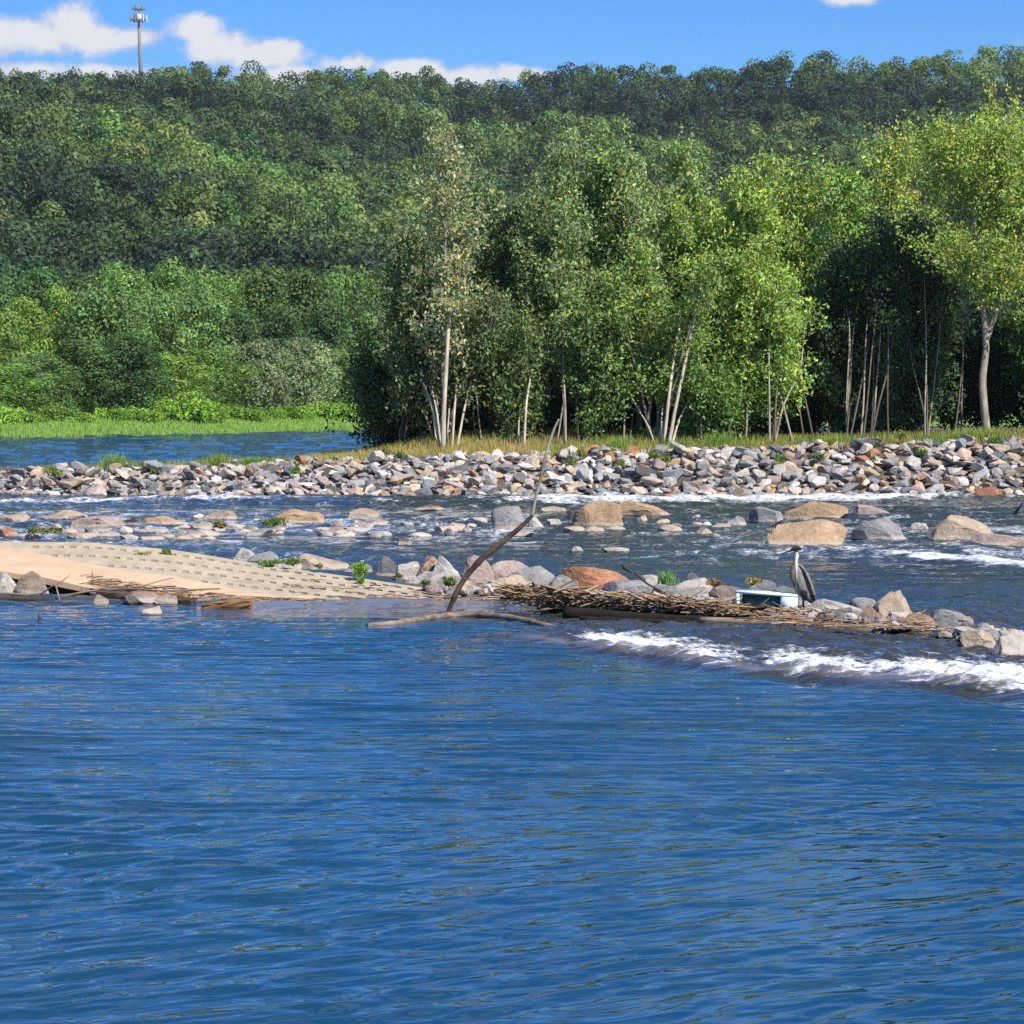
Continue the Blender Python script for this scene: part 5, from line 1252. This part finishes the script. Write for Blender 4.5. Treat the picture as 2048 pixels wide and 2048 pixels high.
def build_heron():
    Y = 42.0; foot = D(1612, 1238, Y)
    def q(px, py, dy=0.0): return D(px, py, Y + dy) - foot
    P = []
    # body: chest at left, back to the wing tips lower right
    P.append(loft([q(1594, 1128), q(1595, 1140), q(1598, 1155), q(1604, 1172), q(1613, 1188), q(1623, 1200), q(1630, 1209)],
                  [(.045, .04), (.10, .085), (.14, .115), (.14, .12), (.11, .09), (.06, .05), (.02, .02)]))
    # folded neck down the breast
    P.append(loft([q(1592, 1101), q(1594, 1110), q(1593, 1120), q(1588, 1132, -.04), q(1584, 1145, -.07), q(1586, 1160, -.08), q(1592, 1172, -.06)],
                  [(.026, .028), (.028, .03), (.032, .032), (.038, .038), (.042, .04), (.035, .035), (.02, .02)]))
    # head and bill
    P.append(loft([q(1602, 1099), q(1596, 1095), q(1589, 1096), q(1583, 1100), q(1578, 1103)], [(.012, .012), (.032, .028), (.038, .032), (.026, .022), (.016, .013)]))
    P.append(loft([q(1582, 1101), q(1568, 1106), q(1553, 1110), q(1541, 1113.5)], [(.018, .014), (.013, .010), (.009, .007), (.003, .003)], 10))
    P.append(loft([q(1590, 1093), q(1600, 1095), q(1612, 1101)], [(.014, .012), (.010, .008), (.003, .003)], 8))   # head plume
    # wings folded over the flanks
    for s in (-1, 1):
        P.append(loft([q(1600, 1130, .05 * s), q(1611, 1146, .085 * s), q(1619, 1164, .095 * s), q(1626, 1184, .07 * s), q(1632, 1204, .03 * s), q(1633, 1211, .02 * s)],
                      [(.03, .02), (.07, .03), (.078, .032), (.055, .028), (.025, .015), (.008, .006)]))
        P.append(loft([q(1600, 1178, .05 * s), q(1599 + 3 * s, 1192, .05 * s)], [(.045, .04), (.022, .02)]))
    # legs with the backward joint, and toes
    P.append(loft([q(1597, 1186, -.05), q(1597, 1200, -.05), q(1599, 1214, -.04), q(1597, 1226, -.06), q(1598, 1238, -.05)], [(.017, .017), (.010, .010), (.013, .013), (.008, .008), (.010, .010)], 8))
    P.append(loft([q(1604, 1188, .05), q(1607, 1202, .05), q(1607, 1215, .06), q(1613, 1226, .04), q(1614, 1238, .04)], [(.017, .017), (.010, .010), (.013, .013), (.008, .008), (.010, .010)], 8))
    for bx_, dy in ((1598, -.05), (1614, .04)):
        for a in (200, 160, 120, -20):
            b = q(bx_, 1238, dy); e = b + np.array([math.cos(R(a)), math.sin(R(a)), -.02]) * .07; P.append(loft([b, (b + e) / 2 + (0, 0, .006), e], [(.008, .007), (.007, .006), (.004, .004)], 6))
    hd = q(1589, 1096); bill = q(1578, 1103)
    def colf(co):
        px = co[:, 0] * (2 * F) / Y; pz = (co[:, 2])
        c = np.tile(np.array([.20, .185, .17]), (len(co), 1))             # grey-brown wings
        nz = fnoise(co, 9.0, 3, 2)
        c *= (1 + .25 * nz)[:, None]
        zq = lambda py: q(1590, py)[2]
        X = lambda p: q(p, 1150)[0]
        neck = (co[:, 2] > zq(1176)) & (co[:, 0] < X(1594) + (co[:, 2] - zq(1140)) * .05) & (co[:, 1] < .03)
        c[neck] = (.12, .085, .08)
        st = neck & (np.abs(co[:, 0] - X(1593)) < .018); c[st] = (.5, .47, .42)
        thr = (np.linalg.norm(co - q(1591, 1112, -.02), axis=1) < .045); c[thr] = (.75, .72, .6)
        head = np.linalg.norm(co - hd, axis=1) < .062; c[head] = (.03, .03, .035)
        plume = (co[:, 2] > zq(1104)) & (co[:, 0] > X(1590)); c[plume] = (.02, .02, .025)
        b = (co[:, 0] < X(1581)) & (co[:, 2] > zq(1118)); c[b] = (.07, .065, .05)
        legs = co[:, 2] < zq(1212); c[legs & (co[:, 0] < X(1622))] = (.06, .055, .045)
        tip = (co[:, 0] > X(1618)) & (co[:, 2] < zq(1188)); c[tip] = (.06, .06, .065)
        belly = (co[:, 0] > X(1600)) & (co[:, 0] < X(1614)) & (co[:, 2] < zq(1180)) & (co[:, 2] > zq(1212)); c[belly] = (.05, .045, .05)
        sh = np.abs((co[:, 0] - X(1606)) - (zq(1140) - co[:, 2]) * .42) < .012; c[sh & (co[:, 2] < zq(1138)) & (co[:, 2] > zq(1172))] = (.07, .07, .08)
        return c
    fuse('heron', P, .005, colf, foot, 'great grey heron standing hunched on the spit, bill pointing left', 'heron')
build_heron()
def build_blackbird():
    Y = 43.6; f0 = D(1252, 1148, Y)
    def q(px, py, dy=0.0): return D(px, py, Y + dy) - f0
    P = [loft([q(1243, 1128), q(1245, 1131), q(1248, 1135), q(1253, 1139), q(1258, 1142), q(1264, 1146)], [(.006, .006), (.018, .016), (.028, .026), (.032, .028), (.016, .014), (.006, .010)]),
         loft([q(1246, 1131), q(1242, 1128.5), q(1239, 1128)], [(.010, .010), (.006, .006), (.002, .002)], 8)]
    for s in (-1, 1): P.append(loft([q(1252, 1141, .008 * s), q(1252, 1148, .008 * s)], [(.005, .005), (.004, .004)], 6))
    def colf(co): return np.tile(np.array([.018, .016, .02]), (len(co), 1))
    fuse('blackbird', P, .003, colf, f0, 'small black bird perched behind the red-veined boulder', 'bird')
build_blackbird()

# ------------------------------------------------------------------ mast on the ridge
def build_mast():
    Y = 1290.0; mt = simple('mast_steel', (.22, .21, .20), .6, .15); mp = simple('antenna_panel', (.55, .58, .58), .5, .1)
    b = D(282, 150, Y); x = b[0]; gz = GZ(x, Y); root = empty('radio_mast', (x, Y, gz)); tag(root, 'tall thin steel mast with antenna clusters rising above the wooded ridge', 'mast')
    zt = D(282, 18, Y)[2] - gz; z1 = D(282, 35, Y)[2] - gz; tp = D(282, 9, Y)[2] - gz
    V, Fq = tube(np.array([[0, 0, 0], [-.2, 0, z1 * .5], [-.9, 0, z1]]), [1.0, .85, .62], 12); link('pole', np_mesh('pole', V, Fq, smooth=True), mt, root)
    V, Fq = tube(np.array([[-.9, 0, z1], [-1.0, 0, zt], [-1.0, 0, tp]]), [.5, .38, .2], 10); link('pole', np_mesh('pole', V, Fq, smooth=True), mt, root)
    V, Fq = tube(np.array([[-.8, 0, z1 - 2.2], [-.8, 0, z1 - 1.0], [-.8, 0, z1 + 1.2], [-.8, 0, z1 + 2.4]]), [.7, 1.3, 1.3, .5], 12); link('equipment_drum', np_mesh('equipment_drum', V, Fq, smooth=True), mp, root)
    for lvl, zc, hh in ((0, z1 - .3, 2.9), (1, zt + .3, 1.5)):
        rr = 3.3 if lvl == 0 else 2.6
        ring = [(math.cos(a) * rr, math.sin(a) * rr) for a in np.linspace(0, 2 * np.pi, 13)]
        V, Fq = tube(np.array([[p[0] - .9, p[1], zc - hh * .25] for p in ring]), .14, 6); link('ring', np_mesh('ring', V, Fq), mt, root)
        for k in range(6):
            a = k * math.pi / 3 + .15; c, s = math.cos(a), math.sin(a)
            arm = tube(np.array([[-.9, 0, zc - hh * .25], [-.9 + c * rr, s * rr, zc - hh * .25]]), .13, 6); link('arm', np_mesh('arm', *arm), mt, root)
            pn = box(-.9 + c * (rr + .2), s * (rr + .2), zc, .55, .55, hh, [[c, -s, 0], [s, c, 0], [0, 0, 1]]); link('antenna', np_mesh('antenna', *pn), mp if k in (0, 5) and lvl == 0 else mt, root)
build_mast()
bpy.context.view_layer.update()

def build_haze():
    V, Fq = box(0, 1700, 120, 2600, 3440, 300); V[:, 2] = np.where(V[:, 2] < 100, -120, 330)
    m, T = mat_new('haze'); p = T.node('ShaderNodeVolumePrincipled', {'Color': (.75, .86, 1.0, 1), 'Density': 0.00005, 'Anisotropy': 0.2})
    T.node('ShaderNodeOutputMaterial', {'Volume': p.outputs[0]}); m.cycles.homogeneous_volume = True
    o = link('haze', np_mesh('haze', V, Fq), m); tag(o, 'thin bluish summer haze in front of the wooded hill', 'haze', kind='stuff')
build_haze()
bpy.context.view_layer.update()
